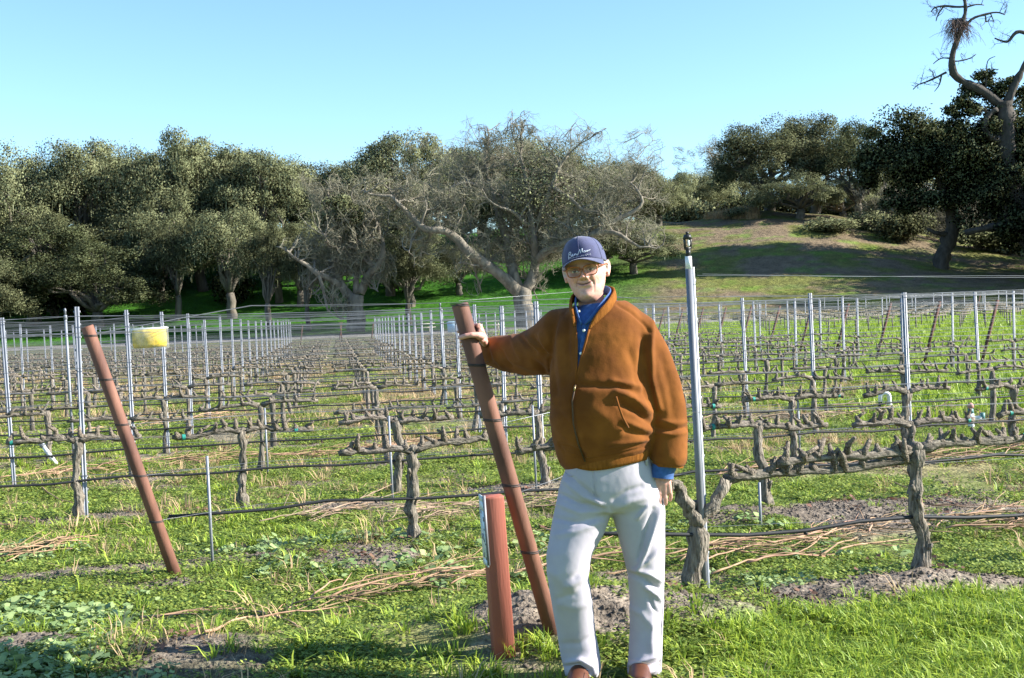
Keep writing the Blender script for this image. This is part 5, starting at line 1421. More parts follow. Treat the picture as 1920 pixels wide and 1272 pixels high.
JF = [([(1350, 230), (1342, 400), (1352, 600), (1405, 800)], 11, 5.5), ([(1290, 330), (1282, 560), (1325, 740)], -9, 6), ([(1400, 420), (1470, 650), (1500, 850)], -5, 9), ([(1440, 330), (1540, 620), (1570, 850)], 4, 9),
      ([(1120, 110), (1220, 170), (1300, 240), (1335, 300)], -4, 3), ([(1370, 925), (1480, 945), (1580, 925)], -8, 4), ([(1380, 965), (1480, 975), (1570, 960)], 5, 4), ([(1400, 880), (1500, 900), (1580, 890)], 5, 4),
      ([(1120, 690), (1220, 730), (1330, 820)], 12, 7), ([(1130, 760), (1250, 820), (1345, 900)], -10, 6), ([(880, 645), (1000, 650), (1110, 650), (1290, 700)], -7, 6), ([(1080, 620), (1190, 640), (1280, 650)], 7, 6),
      ([(1160, 880), (1260, 920), (1350, 950)], 7, 6), ([(1180, 950), (1290, 975), (1350, 1000)], -5, 5), ([(1050, 1040), (1200, 1025), (1350, 1000)], 5, 5), ([(1000, 1090), (1180, 1060), (1340, 1030)], -5, 4),
      ([(760, 180), (735, 330), (745, 520), (760, 620)], 7, 6), ([(800, 200), (790, 400), (810, 560)], -6, 5), ([(700, 260), (680, 400), (690, 540), (720, 700)], -7, 5), ([(660, 470), (690, 620), (700, 760)], 7, 6),
      ([(700, 780), (760, 860), (820, 930)], -5, 7), ([(690, 880), (760, 960), (850, 1040)], 5, 7), ([(740, 1040), (820, 1060), (900, 1100)], -6, 4), ([(860, 960), (880, 1040), (930, 1120)], 5, 5),
      ([(480, 325), (520, 380), (580, 430)], -9, 4), ([(520, 320), (560, 370), (620, 410)], 8, 4), ([(560, 330), (600, 380), (650, 440)], -9, 4), ([(610, 310), (640, 370), (680, 440)], 7, 4),
      ([(420, 330), (450, 400), (490, 470)], 6, 5), ([(330, 380), (370, 450), (420, 520)], -6, 4), ([(290, 400), (310, 460), (360, 520)], 5, 4), ([(380, 470), (470, 500), (560, 540)], 5, 5), ([(560, 480), (620, 530), (660, 580)], -6, 5),
      ([(255, 350), (270, 420), (290, 490)], -4, 3), ([(840, 640), (820, 750), (828, 900), (900, 1120)], -5, 2.2),
      ([(950, 800), (1050, 860), (1120, 960)], 5, 14), ([(930, 480), (1050, 430), (1180, 300)], 4, 14), ([(1200, 420), (1240, 520), (1260, 640)], -5, 8)]
V = folds(V, Q, JF, 3.533, 840, 540, 1.6)
px, py = proj(V); N_ = normals(V, Q)
V = V + N_ * ((fbm(px / 26, py / 60, 401) - .5) * .006 + (fbm(px / 9, py / 9, 402, 3) - .5) * .0016)[:, None]
for pts, s in (([(742, 1075), (770, 1110), (930, 1160), (1100, 1130), (1330, 1070)], -1),):   # the knitted hem draws in
    d, t = segdist(px, py, [(x / 3.533 + 840, y / 3.533 + 540 - 6) for x, y in pts]); V = V - N_ * (.006 * np.exp(-(d / 2.2) ** 2))[:, None]
VN = [(1072, 540), (1076, 566), (1081, 600), (1081, 660), (1079, 722), (1086, 690), (1094, 650), (1107, 612), (1124, 594), (1138, 572), (1150, 540)]
def inpoly(x, y, poly):
    c = np.zeros(x.shape, bool); j = len(poly) - 1
    for i in range(len(poly)):
        xi, yi = poly[i]; xj, yj = poly[j]; c ^= ((yi > y) != (yj > y)) & (x < (xj - xi) * (y - yi) / (yj - yi + 1e-9) + xi); j = i
    return c
px, py = proj(V); front = (V[:, 1] < MY + .02)
neckhole = (V[:, 2] > PX(1114, 583)[2]) & (np.hypot(V[:, 0] - PX(1114, 583, .03)[0], V[:, 1] - PX(1114, 583, .03)[1]) < .082)
def snap(V, Q, drop, poly, near=7.0):                 # trim the cut edge to the drawn line
    dq = drop[Q].all(1); k = np.zeros(len(V), bool); k[Q[dq].reshape(-1)] = True; k2 = np.zeros(len(V), bool); k2[Q[~dq].reshape(-1)] = True
    for i in np.where(k & k2)[0]:
        px, py = proj(V[i]); best = (near, None)
        for (ax, ay), (bx, by) in zip(poly[:-1], poly[1:]):
            t = np.clip(((px - ax) * (bx - ax) + (py - ay) * (by - ay)) / ((bx - ax) ** 2 + (by - ay) ** 2), 0, 1)
            qx, qy = ax + t * (bx - ax), ay + t * (by - ay); d = math.hypot(px - qx, py - qy)
            if d < best[0]: best = (d, (qx, qy))
        if best[1] is not None: V[i] = at(best[1][0], best[1][1], V[i, 1])
    return V
_drop = (inpoly(px, py, VN) & front) | neckhole
V = snap(V, Q, _drop, VN)
jacket = finish("jacket", V, Q, M_suede, man, drop=_drop)
def strip(path, ups, h, th, m, name, parent, flare=0.0):
    """a band of cloth: path is its lower edge"""
    path = np.array(path); n = len(path); tt = np.linspace(0, n - 1, (n - 1) * 5 + 1)
    def sp(A):
        A = np.stack([np.interp(tt, np.arange(n), np.asarray(A, float)[:, k]) for k in range(3)], 1)
        for _ in range(6): A[1:-1] = A[1:-1] * .5 + (A[:-2] + A[2:]) * .25
        return A
    P = sp(path); Uv = sp(ups); Uv /= np.linalg.norm(Uv, axis=1)[:, None]
    T = np.gradient(P, axis=0); T /= np.linalg.norm(T, axis=1)[:, None]; O = np.cross(T, Uv); O /= np.linalg.norm(O, axis=1)[:, None]
    hh = np.interp(tt, np.arange(n), np.broadcast_to(h, (n,)))[:, None]
    prof = [(0, -.5), (0, .5), (.3, .62), (.7, .62), (1, .4), (1.03, 0), (1, -.4), (.7, -.5), (.3, -.5)]
    rings = [np.array([P[i] + Uv[i] * hh[i] * a + O[i] * (th * b + flare * a * a) for a, b in prof]) for i in range(len(P))]
    mb = MB(); mb.loft([rel(r) for r in rings]); return place(name, mb.mesh(name, m), parent)
Zu = np.array((0, 0, 1.0))
ctr = PX(1114, 590, .02)
def ringpath(pts, out=0.0):
    P = []
    for x, y, d in pts:
        p = PX(x, y, d); v = p - ctr; v[2] = 0; P.append(p + v / (np.linalg.norm(v) + 1e-9) * out)
    return P
cp = [PX(x, y, torso_y(x, y, -.012) if d is None else d) for x, y, d in ((1104, 618, None), (1114, 609, None), (1128, 597, None), (1142, 584, None), (1151, 572, -.06), (1156, 561, .0), (1149, 554, .08), (1118, 552, .13), (1090, 558, .11), (1073, 567, .03), (1068, 577, -.045), (1072, 592, None), (1077, 612, None))]
ups = [(.2, -.1, .9), (.0, -.06, .9), (-.1, -.0, .95), (-.12, .05, 1), (-.15, .05, 1), (-.15, .0, 1), (-.1, -.05, 1), (0, -.1, 1), (.1, -.05, 1), (.15, .0, 1), (.12, .05, 1), (.1, .05, 1), (.1, .0, 1)]
strip(cp, ups, [.014, .030, .038, .040, .041, .040, .038, .036, .036, .036, .034, .028, .010], .010, M_knit, "knit_collar", jacket)
zl = [(1079, 722), (1073, 752), (1075, 795), (1084, 832), (1097, 866)]
M_zip = mat("dark_zip", (.09, .045, .02), (.05, .028, .014), rough=.6, scale=60)
place("zip", MB().tube([rel(on_torso(x, y, .010)) for x, y in zl], .0032, 6).mesh("jacket_zip", M_zip), jacket)
place("zip_pull", MB().tube([rel(on_torso(1078, 724, .014)), rel(on_torso(1077, 734, .016))], [.0045, .003], 6).mesh("zip_pull", mat("brass_pull", (.35, .26, .12), (.25, .18, .08), metal=.8, rough=.35)), jacket)
for pts in ([(1078, 606), (1081, 640), (1081, 680), (1079, 722)], [(1105, 618), (1099, 640), (1091, 668), (1085, 694), (1079, 722)]):
    place("front_edge", MB().tube([rel(on_torso(x, y, -.002)) for x, y in pts], .0055, 8).mesh("jacket_edge", M_suede), jacket)
place("pocket_welt", MB().tube([rel(on_torso(x, y, .012 + .012 * (y < 790))) for x, y in ((1155, 744), (1160, 762), (1168, 784), (1178, 802))], .0045, 7).mesh("pocket_welt", M_suede), jacket)
hp = [(1050, 866), (1075, 876), (1107, 884), (1150, 878), (1190, 868), (1214, 861)]
strip([on_torso(x, min(y, 872), .004) + np.array((0, 0, -(max(0, y - 872)) / F * MY)) for x, y in hp], [(0, -.12, 1)] * 6, .046, .012, M_knit, "hem_band", jacket)
for c_, n_, r_ in ((PX(912, 657.5, .487), PX(922, 659, .455) - PX(912, 657, .487), .046), (PX(1253, 871, -.045), PX(1254, 850, -.04) - PX(1253, 871, -.045), .064)):
    n_ = n_ / np.linalg.norm(n_)
    place("cuff", MB().tube([rel(c_ - n_ * .012), rel(c_ + n_ * .004), rel(c_ + n_ * .03)], [r_ * .93, r_, r_ * 1.08], 24, cap=False).mesh("jacket_cuff", M_knit), jacket)

# ---- shirt
M_denim = mat("blue_denim", (.035, .105, .30), (.022, .070, .215), rough=.85, scale=60, bump=.0006, bscale=500, sheen=.1)
M_btn = mat("white_button", (.8, .8, .78), (.72, .72, .7), rough=.3)
sh = MB(); rows = [r for r in TORSO if 560 < r[0] < 800]
sh.loft([hring(r[0], r[1] + (9 if r[0] > 590 else 13), r[2] - (9 if r[0] > 590 else 16), r[3] - .014, r[4], tilt=r[5]) for r in rows])
_sq = np.concatenate([f for f in sh.f if f.ndim == 2 and f.shape[1] == 4]); _sx, _sy = proj(np.concatenate(sh.v)); _sq = _sq[((((_sx < 1122) & (_sx > 1068)) | (_sy < 612)) & (_sy < 738))[_sq].all(1)]
shirt = place("shirt", MB().quads(rel(np.concatenate(sh.v)), _sq).mesh("shirt_body", M_denim), man)
sp_ = [(1096, 606), (1093, 640), (1088, 675), (1082, 715)]
strip([on_torso(x - 4, y, -.010) for x, y in sp_], [(1, 0, .05)] * 4, .019, .003, M_denim, "placket", shirt)
for x, y in ((1094.5, 620), (1089, 663), (1083.5, 704)):
    p = on_torso(x, y, -.003); place("button", MB().tube([rel(p), rel(p + np.array((0, -.004, .0004)))], [.0062, .0052], 14).mesh("shirt_button", M_btn), shirt)
sc_ = [(1096, 606, -.118), (1106, 600, -.112), (1122, 589, -.095), (1136, 576, -.058), (1143, 566, .0), (1136, 558, .07), (1114, 558, .105), (1095, 564, .08), (1083, 573, .015), (1081, 583, -.05), (1086, 596, -.10), (1094, 606, -.118)]
su = [(.6, -.1, .8), (.5, -.12, .85), (.4, -.1, .9), (.15, -.08, 1), (-.05, -.04, 1), (-.1, .05, 1), (0, .1, 1), (.1, .05, 1), (.05, 0, 1), (-.1, -.1, 1), (-.35, -.12, .9), (-.5, -.1, .8)]
sc_ = [PX(x, y, torso_y(x, y, .006) if d is None else d) for x, y, d in ((1096, 610, None), (1108, 603, None), (1122, 592, None), (1135, 578, None), (1145, 566, -.03), (1148, 558, .02), (1138, 552, .08), (1115, 550, .105), (1094, 556, .085), (1081, 566, .02), (1077, 577, -.045), (1081, 592, None), (1091, 609, None))]
su = [(.25, -.1, .9), (.1, -.1, .9), (-.1, -.1, .9), (-.12, -.05, 1), (-.12, .0, 1), (-.1, .0, 1), (-.1, -.05, 1), (0, -.1, 1), (.1, -.05, 1), (.12, 0, 1), (.1, -.05, 1), (.0, -.1, .9), (-.3, -.1, .9)]
strip(sc_, su, [.012, .026, .034, .036, .036, .036, .036, .036, .036, .035, .034, .030, .012], .006, M_denim, "shirt_collar", shirt)
for x, y, d in ((1085.5, 584, -.094),):
    p = PX(x, y, d); place("button", MB().tube([rel(p), rel(p + np.array((0, -.004, 0)))], [.005, .004], 10).mesh("collar_button", M_btn), shirt)
place("shirt_cuff", MB().tube([rel(PX(1251, 860, -.045)), rel(PX(1242, 884, -.047)), rel(PX(1241, 896, -.048))], [.050, .047, .0465], 24, cap=False).mesh("shirt_cuff", M_denim), shirt)

# ---- jeans
M_jean = mat("pale_cotton_twill", (.405, .372, .415), (.365, .335, .375), rough=.85, scale=12, bump=.0003, bscale=420, sheen=.12, spec=.2)
jn = MB()
jn.loft([hring(y, l, r, d, dy, t_) for y, l, r, d, dy, t_ in ((838, 1058, 1222, .135, .01, 7), (870, 1062, 1222, .142, .01, 6), (900, 1052, 1234, .148, .01, 2), (925, 1046, 1246, .150, .012, 0), (948, 1042, 1247, .145, .015, 0), (962, 1060, 1240, .12, .02, 0))])
lg1 = [(905, 1052, 1146, .115, .0), (961, 1038, 1147, .112, -.01), (1000, 1031, 1133, .105, -.035), (1040, 1024, 1111, .098, -.06), (1076, 1025, 1104, .092, -.07), (1122, 1033, 1110, .085, -.055), (1186, 1044, 1117, .08, -.02), (1225, 1050, 1125, .082, .0), (1262, 1058, 1128, .09, .0), (1269, 1060, 1128, .09, .0)]
lg2 = [(905, 1146, 1240, .115, .01), (961, 1146, 1248, .112, .01), (1000, 1158, 1247, .102, .01), (1040, 1168, 1247, .094, .012), (1076, 1176, 1246, .088, .015), (1122, 1180, 1245, .084, .03), (1186, 1180, 1243, .08, .035), (1225, 1178, 1242, .083, .03), (1262, 1176, 1241, .09, .02), (1267, 1177, 1240, .09, .02)]
for lg in (lg1, lg2): jn.loft([hring(y, l, r, d, dy, 0, 2.15, 36) for y, l, r, d, dy in lg])
V, Q, E = fuse(jn, .006, 5, .5)
PF = [([(290, 190), (380, 270), (450, 320)], -6, 4), ([(275, 230), (370, 310), (460, 350)], 5, 4), ([(250, 300), (360, 350), (490, 375)], -7, 4), ([(240, 350), (360, 400), (500, 385)], 5, 5), ([(230, 430), (340, 450), (480, 420)], -5, 5), ([(220, 520), (330, 500), (470, 450)], 4, 6),
      ([(420, 150), (430, 230), (440, 310), (500, 380)], -4, 2.2), ([(440, 320), (480, 360), (525, 400)], 6, 4), ([(540, 330), (600, 290), (680, 260)], -5, 5), ([(545, 380), (620, 340), (700, 320)], 5, 6),
      ([(780, 370), (735, 500), (700, 610), (665, 692)], 13, 4.5), ([(720, 360), (690, 390), (660, 430)], 8, 3), ([(745, 380), (705, 500), (670, 640)], -7, 4), ([(665, 695), (730, 640), (795, 560)], 8, 4), ([(620, 720), (700, 750), (775, 800)], -9, 4.5), ([(640, 700), (720, 720), (790, 760)], 8, 4.5),
      ([(700, 790), (760, 830), (790, 870)], 7, 4), ([(725, 850), (745, 900), (770, 930)], -5, 3), ([(740, 960), (735, 1080), (745, 1160)], 5, 6), ([(620, 1200), (690, 1180), (780, 1150)], 7, 4), ([(620, 1220), (700, 1210), (780, 1190)], -6, 3), ([(650, 1235), (720, 1240), (780, 1225)], 6, 4),
      ([(290, 1190), (360, 1175), (420, 1210), (440, 1260)], 9, 4), ([(270, 1210), (350, 1200), (400, 1240)], -7, 4), ([(330, 1230), (390, 1255), (420, 1275)], 6, 3), ([(400, 640), (370, 700), (330, 740)], -5, 5), ([(410, 700), (350, 760), (280, 790)], 5, 7), ([(400, 760), (330, 830), (250, 850)], -4, 6), ([(190, 700), (260, 760), (330, 800)], 3, 8),
      ([(250, 880), (330, 900), (420, 870)], 3, 7), ([(430, 1050), (350, 1090), (270, 1090)], -4, 6), ([(620, 900), (680, 930), (730, 990)], 4, 6), ([(800, 420), (795, 700), (785, 1000)], -2.5, 1.6), ([(590, 110), (620, 128), (720, 128)], -3, 1.5)]
V = folds(V, Q, PF, 2.813, 960, 820, 1.6)
px, py = proj(V); N_ = normals(V, Q)
V = V + N_ * ((fbm(px / 30, py / 60, 411) - .5) * .0042 + (fbm(px / 8, py / 8, 412, 3) - .5) * .0009)[:, None]
jeans = finish("jeans", V, Q, M_jean, man)
def seam(name, pts, r=.0022, out=.0):
    P_s = []
    for x, y in pts:
        i = np.argmin((px2 - x) ** 2 + (py2 - y) ** 2 + 1e6 * (N2[:, 1] > -.15)); P_s.append(V[i] + N2[i] * out)
    P_s = np.array(P_s); tt = np.linspace(0, len(P_s) - 1, (len(P_s) - 1) * 3 + 1); P_s = np.stack([np.interp(tt, np.arange(len(P_s)), P_s[:, c]) for c in range(3)], 1)
    for _ in range(2): P_s[1:-1] = P_s[1:-1] * .5 + (P_s[:-2] + P_s[2:]) * .25
    place(name, MB().tube([rel(p) for p in P_s], r, 6).mesh("jeans_" + name, M_jean), jeans)
px2, py2 = proj(V); N2 = normals(V, Q)
seam("fly", [(1110, 876), (1111, 895), (1112, 915), (1117, 932), (1128, 948)])
seam("fly_stitch", [(1103, 878), (1104, 898), (1106, 918), (1114, 936), (1126, 950)], .0011)
seam("pocket_edge", [(1216, 866), (1200, 869), (1182, 868), (1172, 862)], .0024)
seam("pocket_edge", [(1056, 884), (1064, 893), (1076, 893), (1084, 880)], .0024)
seam("side_seam", [(1246, 950), (1245, 990), (1244, 1040), (1243, 1100), (1241, 1160), (1239, 1220), (1238, 1260)], .0020)
for lgx in ((1064, 1124), (1180, 1238)):
    seam("hem", [(lgx[0] + (lgx[1] - lgx[0]) * t_, 1254 + 3 * math.sin(t_ * 3)) for t_ in np.linspace(.03, .97, 9)], .0016)
p0 = PX(1212, 862, -.085); place("belt_loop", MB().box(rel(p0), (.011, .006, .045)).mesh("belt_loop", M_jean, False), jeans)
# ---- shoes
M_lea = mat("brown_leather", (.13, .045, .022), (.085, .03, .016), rough=.4, scale=20, spec=.5)
M_sole = mat("dark_rubber_sole", (.04, .035, .03), (.03, .027, .024), rough=.8)
for cx_, dy, ang, lb in ((1090, -.0, -10, "left"), (1200, .02, -6, "right")):
    c = PX(cx_, 1272, dy); c[2] = g1(c[0], c[1]) + .002
    prof = [(.09, .036, .075), (.06, .041, .088), (.0, .042, .095), (-.06, .045, .078), (-.11, .049, .058), (-.155, .046, .046), (-.185, .034, .036), (-.2, .014, .022)]
    so, up_ = MB(), MB(); rs, ru = [], []
    for y, w, h in prof:
        t = np.linspace(0, math.pi, 11); ru.append(np.array([(w * math.cos(a), y, .022 + h * math.sin(a) ** .8) for a in t] + [(-w * .6, y, .02), (w * .6, y, .02)]))
        rs.append(np.array([(w * 1.07, y, 0), (w * 1.07, y, .022), (-w * 1.07, y, .022), (-w * 1.07, y, 0)]))
    o = place("shoe", up_.loft(ru).mesh("shoe_upper", M_lea), man, rel(c), (0, 0, R(ang)))
    place("sole", so.loft(rs).mesh("shoe_sole", M_sole, False), o)
# ------------------------------------------------------------------ props
M_redw = mat("red_painted_wood", (.36, .12, .085), (.31, .10, .07), rough=.7, scale=5, bump=.0012, bscale=40, stretch=(3, 3, .25), spec=.25)
M_plaq = mat("plaque_enamel", (.60, .68, .70), (.34, .42, .45), rough=.4, scale=14, stretch=(1, 1, .6), lo=.5, hi=.62)
def red_post():
    X, Y, Z = onground(944, 1229, 3, 30)
    o = empty("sign_post", (X, Y, Z), "short red square wooden post with a pale plaque on its left side", "post", None, R(14))
    h = at(925, 928, Y)[2] - Z; s = .0435; c = .004
    def ring(z, ss): 
        return np.array([(ss - c, -ss, z), (ss, -ss + c, z), (ss, ss - c, z), (ss - c, ss, z), (-ss + c, ss, z), (-ss, ss - c, z), (-ss, -ss + c, z), (-ss + c, -ss, z)])
    mb = MB().loft([ring(-.2, s), ring(h - .012, s), ring(h - .003, s), ring(h, s - .003)])
    o.rotation_euler = (0, R(-2.6), R(14))
    place("timber", mb.mesh("sign_post_timber", M_redw, False), o)
    pl = MB()                                            # enamel plate wrapped over the upper left face, sticking out at the front edge
    zs = [h - .30, h - .27, h - .06, h - .02, h + .004]
    pr = [(-s - .004, -s - .002), (-s - .004, s - .006)]
    for z0, z1 in zip(zs[:-1], zs[1:]):
        pl.box((-s - .0035, 0, (z0 + z1) / 2), (.005, .088, z1 - z0 - .0002))
    place("plaque", pl.mesh("sign_plaque", M_plaq, False), o)
    ed = MB().box((-s - .002, -s - .0035, h - .14), (.012, .005, .30))
    place("plaque_rim", ed.mesh("plaque_rim", M_galvd, False), o)
    # worn dark marks on the plate
    q = np.random.default_rng(3); mk_ = MB()
    for k in range(9):
        mk_.box((-s - .0068, q.uniform(-.03, .03), h - q.uniform(.04, .27)), (.0012, q.uniform(.006, .02), q.uniform(.004, .03)))
    place("plaque_mark", mk_.mesh("plaque_mark", M_galvd, False), o)
red_post()

# bag with a yellow card hanging from the wires
def bag():
    a = at(281, 634, 7.55); w, h = 70 / F * 7.55, 40 / F * 7.55
    o = empty("zip_bag", a - np.array((0, 0, h / 2)), "clear zip bag with yellow contents hanging on the wires", "bag")
    o.rotation_euler = (0, R(-1.8), R(10))
    m = bpy.data.materials.new("clear_plastic"); m.use_nodes = True; N = m.node_tree.nodes; L = m.node_tree.links
    b = N["Principled BSDF"]; b.inputs["Base Color"].default_value = (.9, .9, .82, 1); b.inputs["Roughness"].default_value = .25
    tr = N.new("ShaderNodeBsdfTransparent"); ms = N.new("ShaderNodeMixShader"); ms.inputs[0].default_value = .16
    L.new(tr.outputs[0], ms.inputs[1]); L.new(b.outputs[0], ms.inputs[2]); L.new(ms.outputs[0], N["Material Output"].inputs["Surface"])
    q = np.random.default_rng(4)
    nx, nz = 16, 10
    def sheet(sg):
        xs = np.linspace(-w / 2, w / 2, nx); zs = np.linspace(0, h, nz); V = []
        for z in zs:
            for x in xs:
                e = (1 - (2 * x / w) ** 6) * math.sin(math.pi * min(1, .06 + z / h * .94)) ** .6
                V.append((x, sg * (.002 + .020 * e + .002 * q.normal()), z + .003 * q.normal()))
        i = np.arange(nz - 1)[:, None] * nx + np.arange(nx - 1)[None]
        return V, np.stack([i, i + 1, i + 1 + nx, i + nx], 2).reshape(-1, 4)
    mb = MB(); mb.quads(*sheet(-1)); mb.quads(*sheet(1)); place("bag_film", mb.mesh("bag_film", m), o)
    my = mat("yellow_card", (.70, .48, .015), (.42, .31, .02), rough=.55, scale=45)
    place("yellow_filling", MB().loft([np.array([(sx * w * .44 * k, sy * .011 * k2, z) for sx, sy in ((-1, -1), (0, -1.3), (1, -1), (1, 1), (0, 1.3), (-1, 1))]) for z, k, k2 in ((.006, .95, .3), (h * .2, 1, 1), (h * .78, .99, .9), (h * .90, .97, .3))]).mesh("yellow_filling", my), o)
    place("zip_strip", MB().box((0, 0, h - .008), (w * 1.01, .007, .010)).mesh("zip_strip", M_pvc, False), o)
    cl = MB()
    for sx in (-.42, .30): cl.tube([(sx * w, 0, h - .006), (sx * w + .004, .004, h + .012), (sx * w, 0, h + .026)], .0022, 5)
    place("hanging_clip", cl.mesh("hanging_clip", M_galvd), o)
bag()

# irrigation plumbing
def pipe_u():
    X, Y, Z = onground(1668, 775, 3, 60); k = Y / F
    o = empty("irrigation_pipe", (X, Y, Z), "white plastic pipe bent in an upside-down U between the right rows", "pipe")
    h = 38 * k; w = 17 * k; r = 4.2 * k
    t = np.linspace(math.pi, 0, 9)
    arch = [(w / 2 * math.cos(a) - w / 2, 0, h - w / 2 + w / 2 * math.sin(a)) for a in t]
    place("white_bend", MB().tube([(-w, 0, h * .55)] + arch + [(0, 0, -.1)], r, 10).mesh("white_bend", M_pvc), o)
    place("black_leg", MB().tube([(-w, 0, -.1), (-w, 0, h * .55)], r * .85, 9).tube([(-w, 0, h * .2), (-w, 0, h * .3)], r * 1.3, 9).mesh("black_leg", M_blk), o)
    place("coupling", MB().tube([(0, 0, h * .35), (0, 0, h * .5)], r * 1.25, 10).mesh("coupling", M_pvc), o)
pipe_u()
def standpipe():
    X, Y, Z = onground(1822, 806, 3, 60); k = Y / F
    o = empty("standpipe", (X, Y, Z), "white irrigation standpipe with a pinkish round cap at the right", "pipe")
    h = 48 * k; r = 6 * k
    place("pipe", MB().tube([(0, 0, -.1), (-.01, 0, h * .62)], r, 12).tube([(r, 0, h * .42), (r * 3.4, 0, h * .44)], r * .7, 9).mesh("standpipe_pipe", M_pvc), o)
    place("valve", MB().tube([(-.01, 0, h * .62), (-.01, 0, h * .80)], [r * 1.05, r * .8], 12).tube([(r * 3.4, 0, h * .36), (r * 3.4, 0, h * .62)], r * .8, 9).mesh("standpipe_valve", mat("teal_valve", (.12, .26, .25), (.08, .18, .18), rough=.5)), o)
    place("cap", MB().ball((-.01, 0, h * .90), r * 1.05, 12, 8).mesh("standpipe_cap", mat("pink_cap", (.5, .27, .22), (.42, .2, .17), rough=.5)), o)
standpipe()
X, Y, Z = onground(105, 871, 3, 60)
o = empty("irrigation_pipe", (X, Y, Z), "white plastic pipe stub leaning out of the ground at the left", "pipe")
e = at(78, 833, Y) - np.array((X, Y, Z))
place("pipe", MB().tube([-e * .2, e], .024, 12).mesh("pipe_stub", M_pvc), o)
place("collar", MB().tube([e * .86, e * 1.04], .031, 12).mesh("pipe_collar", M_galv), o)

# pruned canes
M_cane = mat("pruned_cane", (.39, .26, .15), (.25, .155, .09), rough=.75, scale=9, island=.3, spec=.3)
M_caneg = mat("weathered_cane", (.36, .27, .18), (.24, .17, .11), rough=.85, scale=9, island=.3)
def cane(mb, q, a, b, r, lift=.02, side=2):
    n = 9; t = np.linspace(0, 1, n)[:, None]; a = np.asarray(a, float); b = np.asarray(b, float); L = np.linalg.norm(b - a)
    p = a + (b - a) * t + np.cumsum(q.normal(size=(n, 2)), 0) * .012 * L
    z = gz(p[:, 0], p[:, 1]) + lift + q.uniform(0, .03) + .02 * np.sin(t[:, 0] * math.pi) + np.cumsum(q.normal(size=n)) * .004
    P = np.column_stack([p, z])
    mb.tube(P, np.linspace(r, r * .5, n) * (1 + .18 * (np.arange(n) % 2)), 6)
    for k in range(side):
        i = q.integers(2, n - 2); d = (P[i + 1] - P[i - 1]); d /= np.linalg.norm(d); s = np.array((-d[1], d[0], .15)) * q.choice((-1, 1))
        l = q.uniform(.12, .4); e = P[i] + (d * .8 + s * .55) * l; e[2] = max(e[2], g1(e[0], e[1]) + .015)
        m_ = (P[i] + e) / 2 + q.normal(size=3) * .012; mb.tube([P[i], m_, e], [r * .6, r * .5, r * .3], 5)
def heap(name, pts, n, L, r, label, m, seed, width=.16):
    q = np.random.default_rng(seed); mb = MB(); W = [np.array(onground(px, py, 3, 60)[:2]) for px, py in pts]
    seg = [np.linalg.norm(b - a) for a, b in zip(W[:-1], W[1:])]; cum = np.concatenate([[0], np.cumsum(seg)])
    for k in range(n):
        s = q.uniform(0, cum[-1]); i = min(np.searchsorted(cum, s, side='right') - 1, len(seg) - 1)
        c = W[i] + (W[i + 1] - W[i]) * (s - cum[i]) / seg[i]; d = (W[i + 1] - W[i]) / seg[i]
        ang = q.normal() * .38; d = np.array((d[0] * math.cos(ang) - d[1] * math.sin(ang), d[0] * math.sin(ang) + d[1] * math.cos(ang)))
        c = c + np.array((-d[1], d[0])) * q.normal() * width; l = L * q.uniform(.4, 1.2)
        cane(mb, q, c - d * l / 2, c + d * l / 2, r * q.uniform(.5, 1.2), q.uniform(.015, .09), 2)
    tag(place(name, mb.mesh(name, m)), label, None, None, "stuff")
heap("cane_heap", [(1010, 1085), (1180, 1065), (1320, 1060), (1500, 1035), (1650, 1010), (1780, 1000), (1960, 985)], 62, .75, .0058, "heap of pruned tan canes lying along the front row", M_cane, 31, .15)
heap("cane_heap", [(560, 1165), (680, 1130), (800, 1112), (930, 1095)], 20, .65, .0052, "loose pruned canes left of the red post", M_cane, 32, .06)
heap("cane_heap", [(-40, 1070), (60, 1050), (125, 1032)], 12, .55, .007, "bundle of pruned canes at the left edge", M_cane, 33, .03)
heap("cane_heap", [(780, 985), (900, 965), (1050, 955), (1130, 945)], 46, .6, .0058, "pruned canes behind the red post", M_caneg, 34, .14)
heap("cane_heap", [(60, 905), (200, 890), (400, 872), (620, 858), (850, 840)], 70, .6, .006, "pruned canes along the third row", M_cane, 35, .12)
heap("cane_heap", [(540, 985), (640, 970), (720, 960)], 14, .5, .005, "few pruned canes behind the near left vine", M_caneg, 36, .1)
heap("cane_heap", [(1330, 905), (1500, 890), (1700, 870), (1930, 850)], 46, .7, .006, "pruned canes along the second row at the right", M_cane, 37, .16)
heap("cane_heap", [(30, 830), (300, 800), (700, 765), (1000, 745)], 50, .7, .008, "pruned canes along the fourth row", M_cane, 38, .16)
heap("cane_heap", [(1330, 800), (1600, 785), (1900, 765)], 40, .7, .008, "pruned canes along the third row at the right", M_caneg, 39, .2)
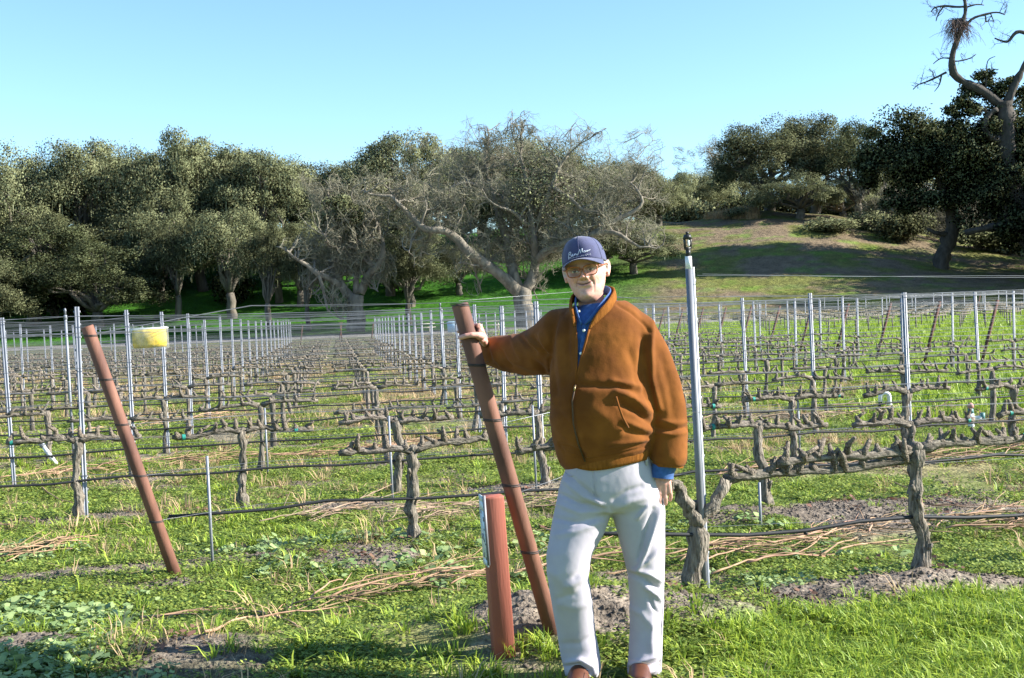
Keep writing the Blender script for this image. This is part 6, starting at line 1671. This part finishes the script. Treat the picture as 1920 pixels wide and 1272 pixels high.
def lone(pts, r, label, seed, side=2):
    q = np.random.default_rng(seed); mb = MB(); W = [onground(px, py, 3, 60) for px, py in pts]
    P = np.array(W); P[:, 2] += .03; k = len(P); tt = np.linspace(0, k - 1, (k - 1) * 3 + 1)
    P = np.stack([np.interp(tt, np.arange(k), P[:, c]) for c in range(3)], 1); P += q.normal(size=P.shape) * .004
    mb.tube(P, np.linspace(r, r * .5, len(P)) * (1 + .2 * (np.arange(len(P)) % 2)), 8)
    for j in range(side):
        i = q.integers(2, len(P) - 2); d = P[i + 1] - P[i]; d /= np.linalg.norm(d); s = np.array((-d[1], d[0], .1)) * q.choice((-1, 1))
        e = P[i] + (d + s * .7) * q.uniform(.12, .25); e[2] = g1(e[0], e[1]) + .02; mb.tube([P[i], (P[i] + e) / 2 + (0, 0, .01), e], [r * .5, r * .4, r * .25], 6)
    c = P[0].copy(); mb.v = [v - c for v in mb.v]
    tag(place("pruned_cane", mb.mesh("pruned_cane", M_cane), None, c), label, "cane", "single canes on the ground")
lone([(175, 1180), (270, 1172), (350, 1160), (420, 1154), (470, 1158), (530, 1172), (578, 1196)], .0085, "long brown cane lying in the left foreground", 41, 3)
lone([(385, 1200), (440, 1178), (500, 1162), (560, 1150), (640, 1130)], .0065, "thin cane crossing the long brown cane", 42, 2)
lone([(52, 908), (80, 922), (110, 945), (142, 950)], .007, "tan bent cane leaning by the left metal post", 43, 1)
lone([(1000, 990), (1035, 1005), (1062, 1030), (1090, 1060)], .007, "cane sprawling behind the man's knee", 44, 1)
lone([(1655, 905), (1705, 922), (1728, 940), (1735, 985)], .006, "thin cane bent beside the thick right trunk", 45, 1)

# picnic tables in the yard
M_tw = mat("weathered_table_wood", (.50, .46, .40), (.38, .34, .29), rough=.8, scale=3, stretch=(.2, 1, 1))
def picnic(px, Y, label, rot):
    X = at(px, 600, Y)[0]; Z = g1(X, Y); o = empty("picnic_table", (X, Y, Z), label, "picnic table", "picnic tables", rot)
    for k in range(5): place("plank", MB().box((0, -.32 + .16 * k, .75), (1.9, .145, .045)).mesh("table_plank", M_tw, False), o)
    for sg in (-1, 1): place("bench", MB().box((0, sg * .72, .45), (1.9, .26, .045)).mesh("table_bench", M_tw, False), o)
    for sx in (-.65, .65):
        f = MB()
        for sg in (-1, 1): f.tube([(sx, sg * .62, 0), (sx, sg * .22, .73)], .05, 6)
        f.box((sx, 0, .40), (.05, 1.5, .09)).box((sx, 0, .70), (.05, .7, .08))
        place("leg_frame", f.mesh("table_legs", M_tw, False), o)
picnic(918, 98, "pale picnic table right of the brown post's top", R(6)); picnic(792, 99, "pale picnic table left of the brown post's top", R(-5))
X = at(852, 615, 97)[0]; o = empty("storage_bin", (X, 97, g1(X, 97)), "pale blue plastic bin beside the picnic tables", "bin")
mb_ = mat("pale_blue_plastic", (.42, .56, .66), (.36, .5, .6), rough=.5)
place("bin_body", MB().loft([np.array([(-a, -b, z), (a, -b, z), (a, b, z), (-a, b, z)]) for a, b, z in ((.5, .38, 0), (.56, .42, .75))]).mesh("bin_body", mb_, False), o)
place("bin_lid", MB().loft([np.array([(-a, -b, z), (a, -b, z), (a, b, z), (-a, b, z)]) for a, b, z in ((.6, .46, .752), (.6, .46, .80), (.45, .33, .86))]).mesh("bin_lid", mb_, False), o)
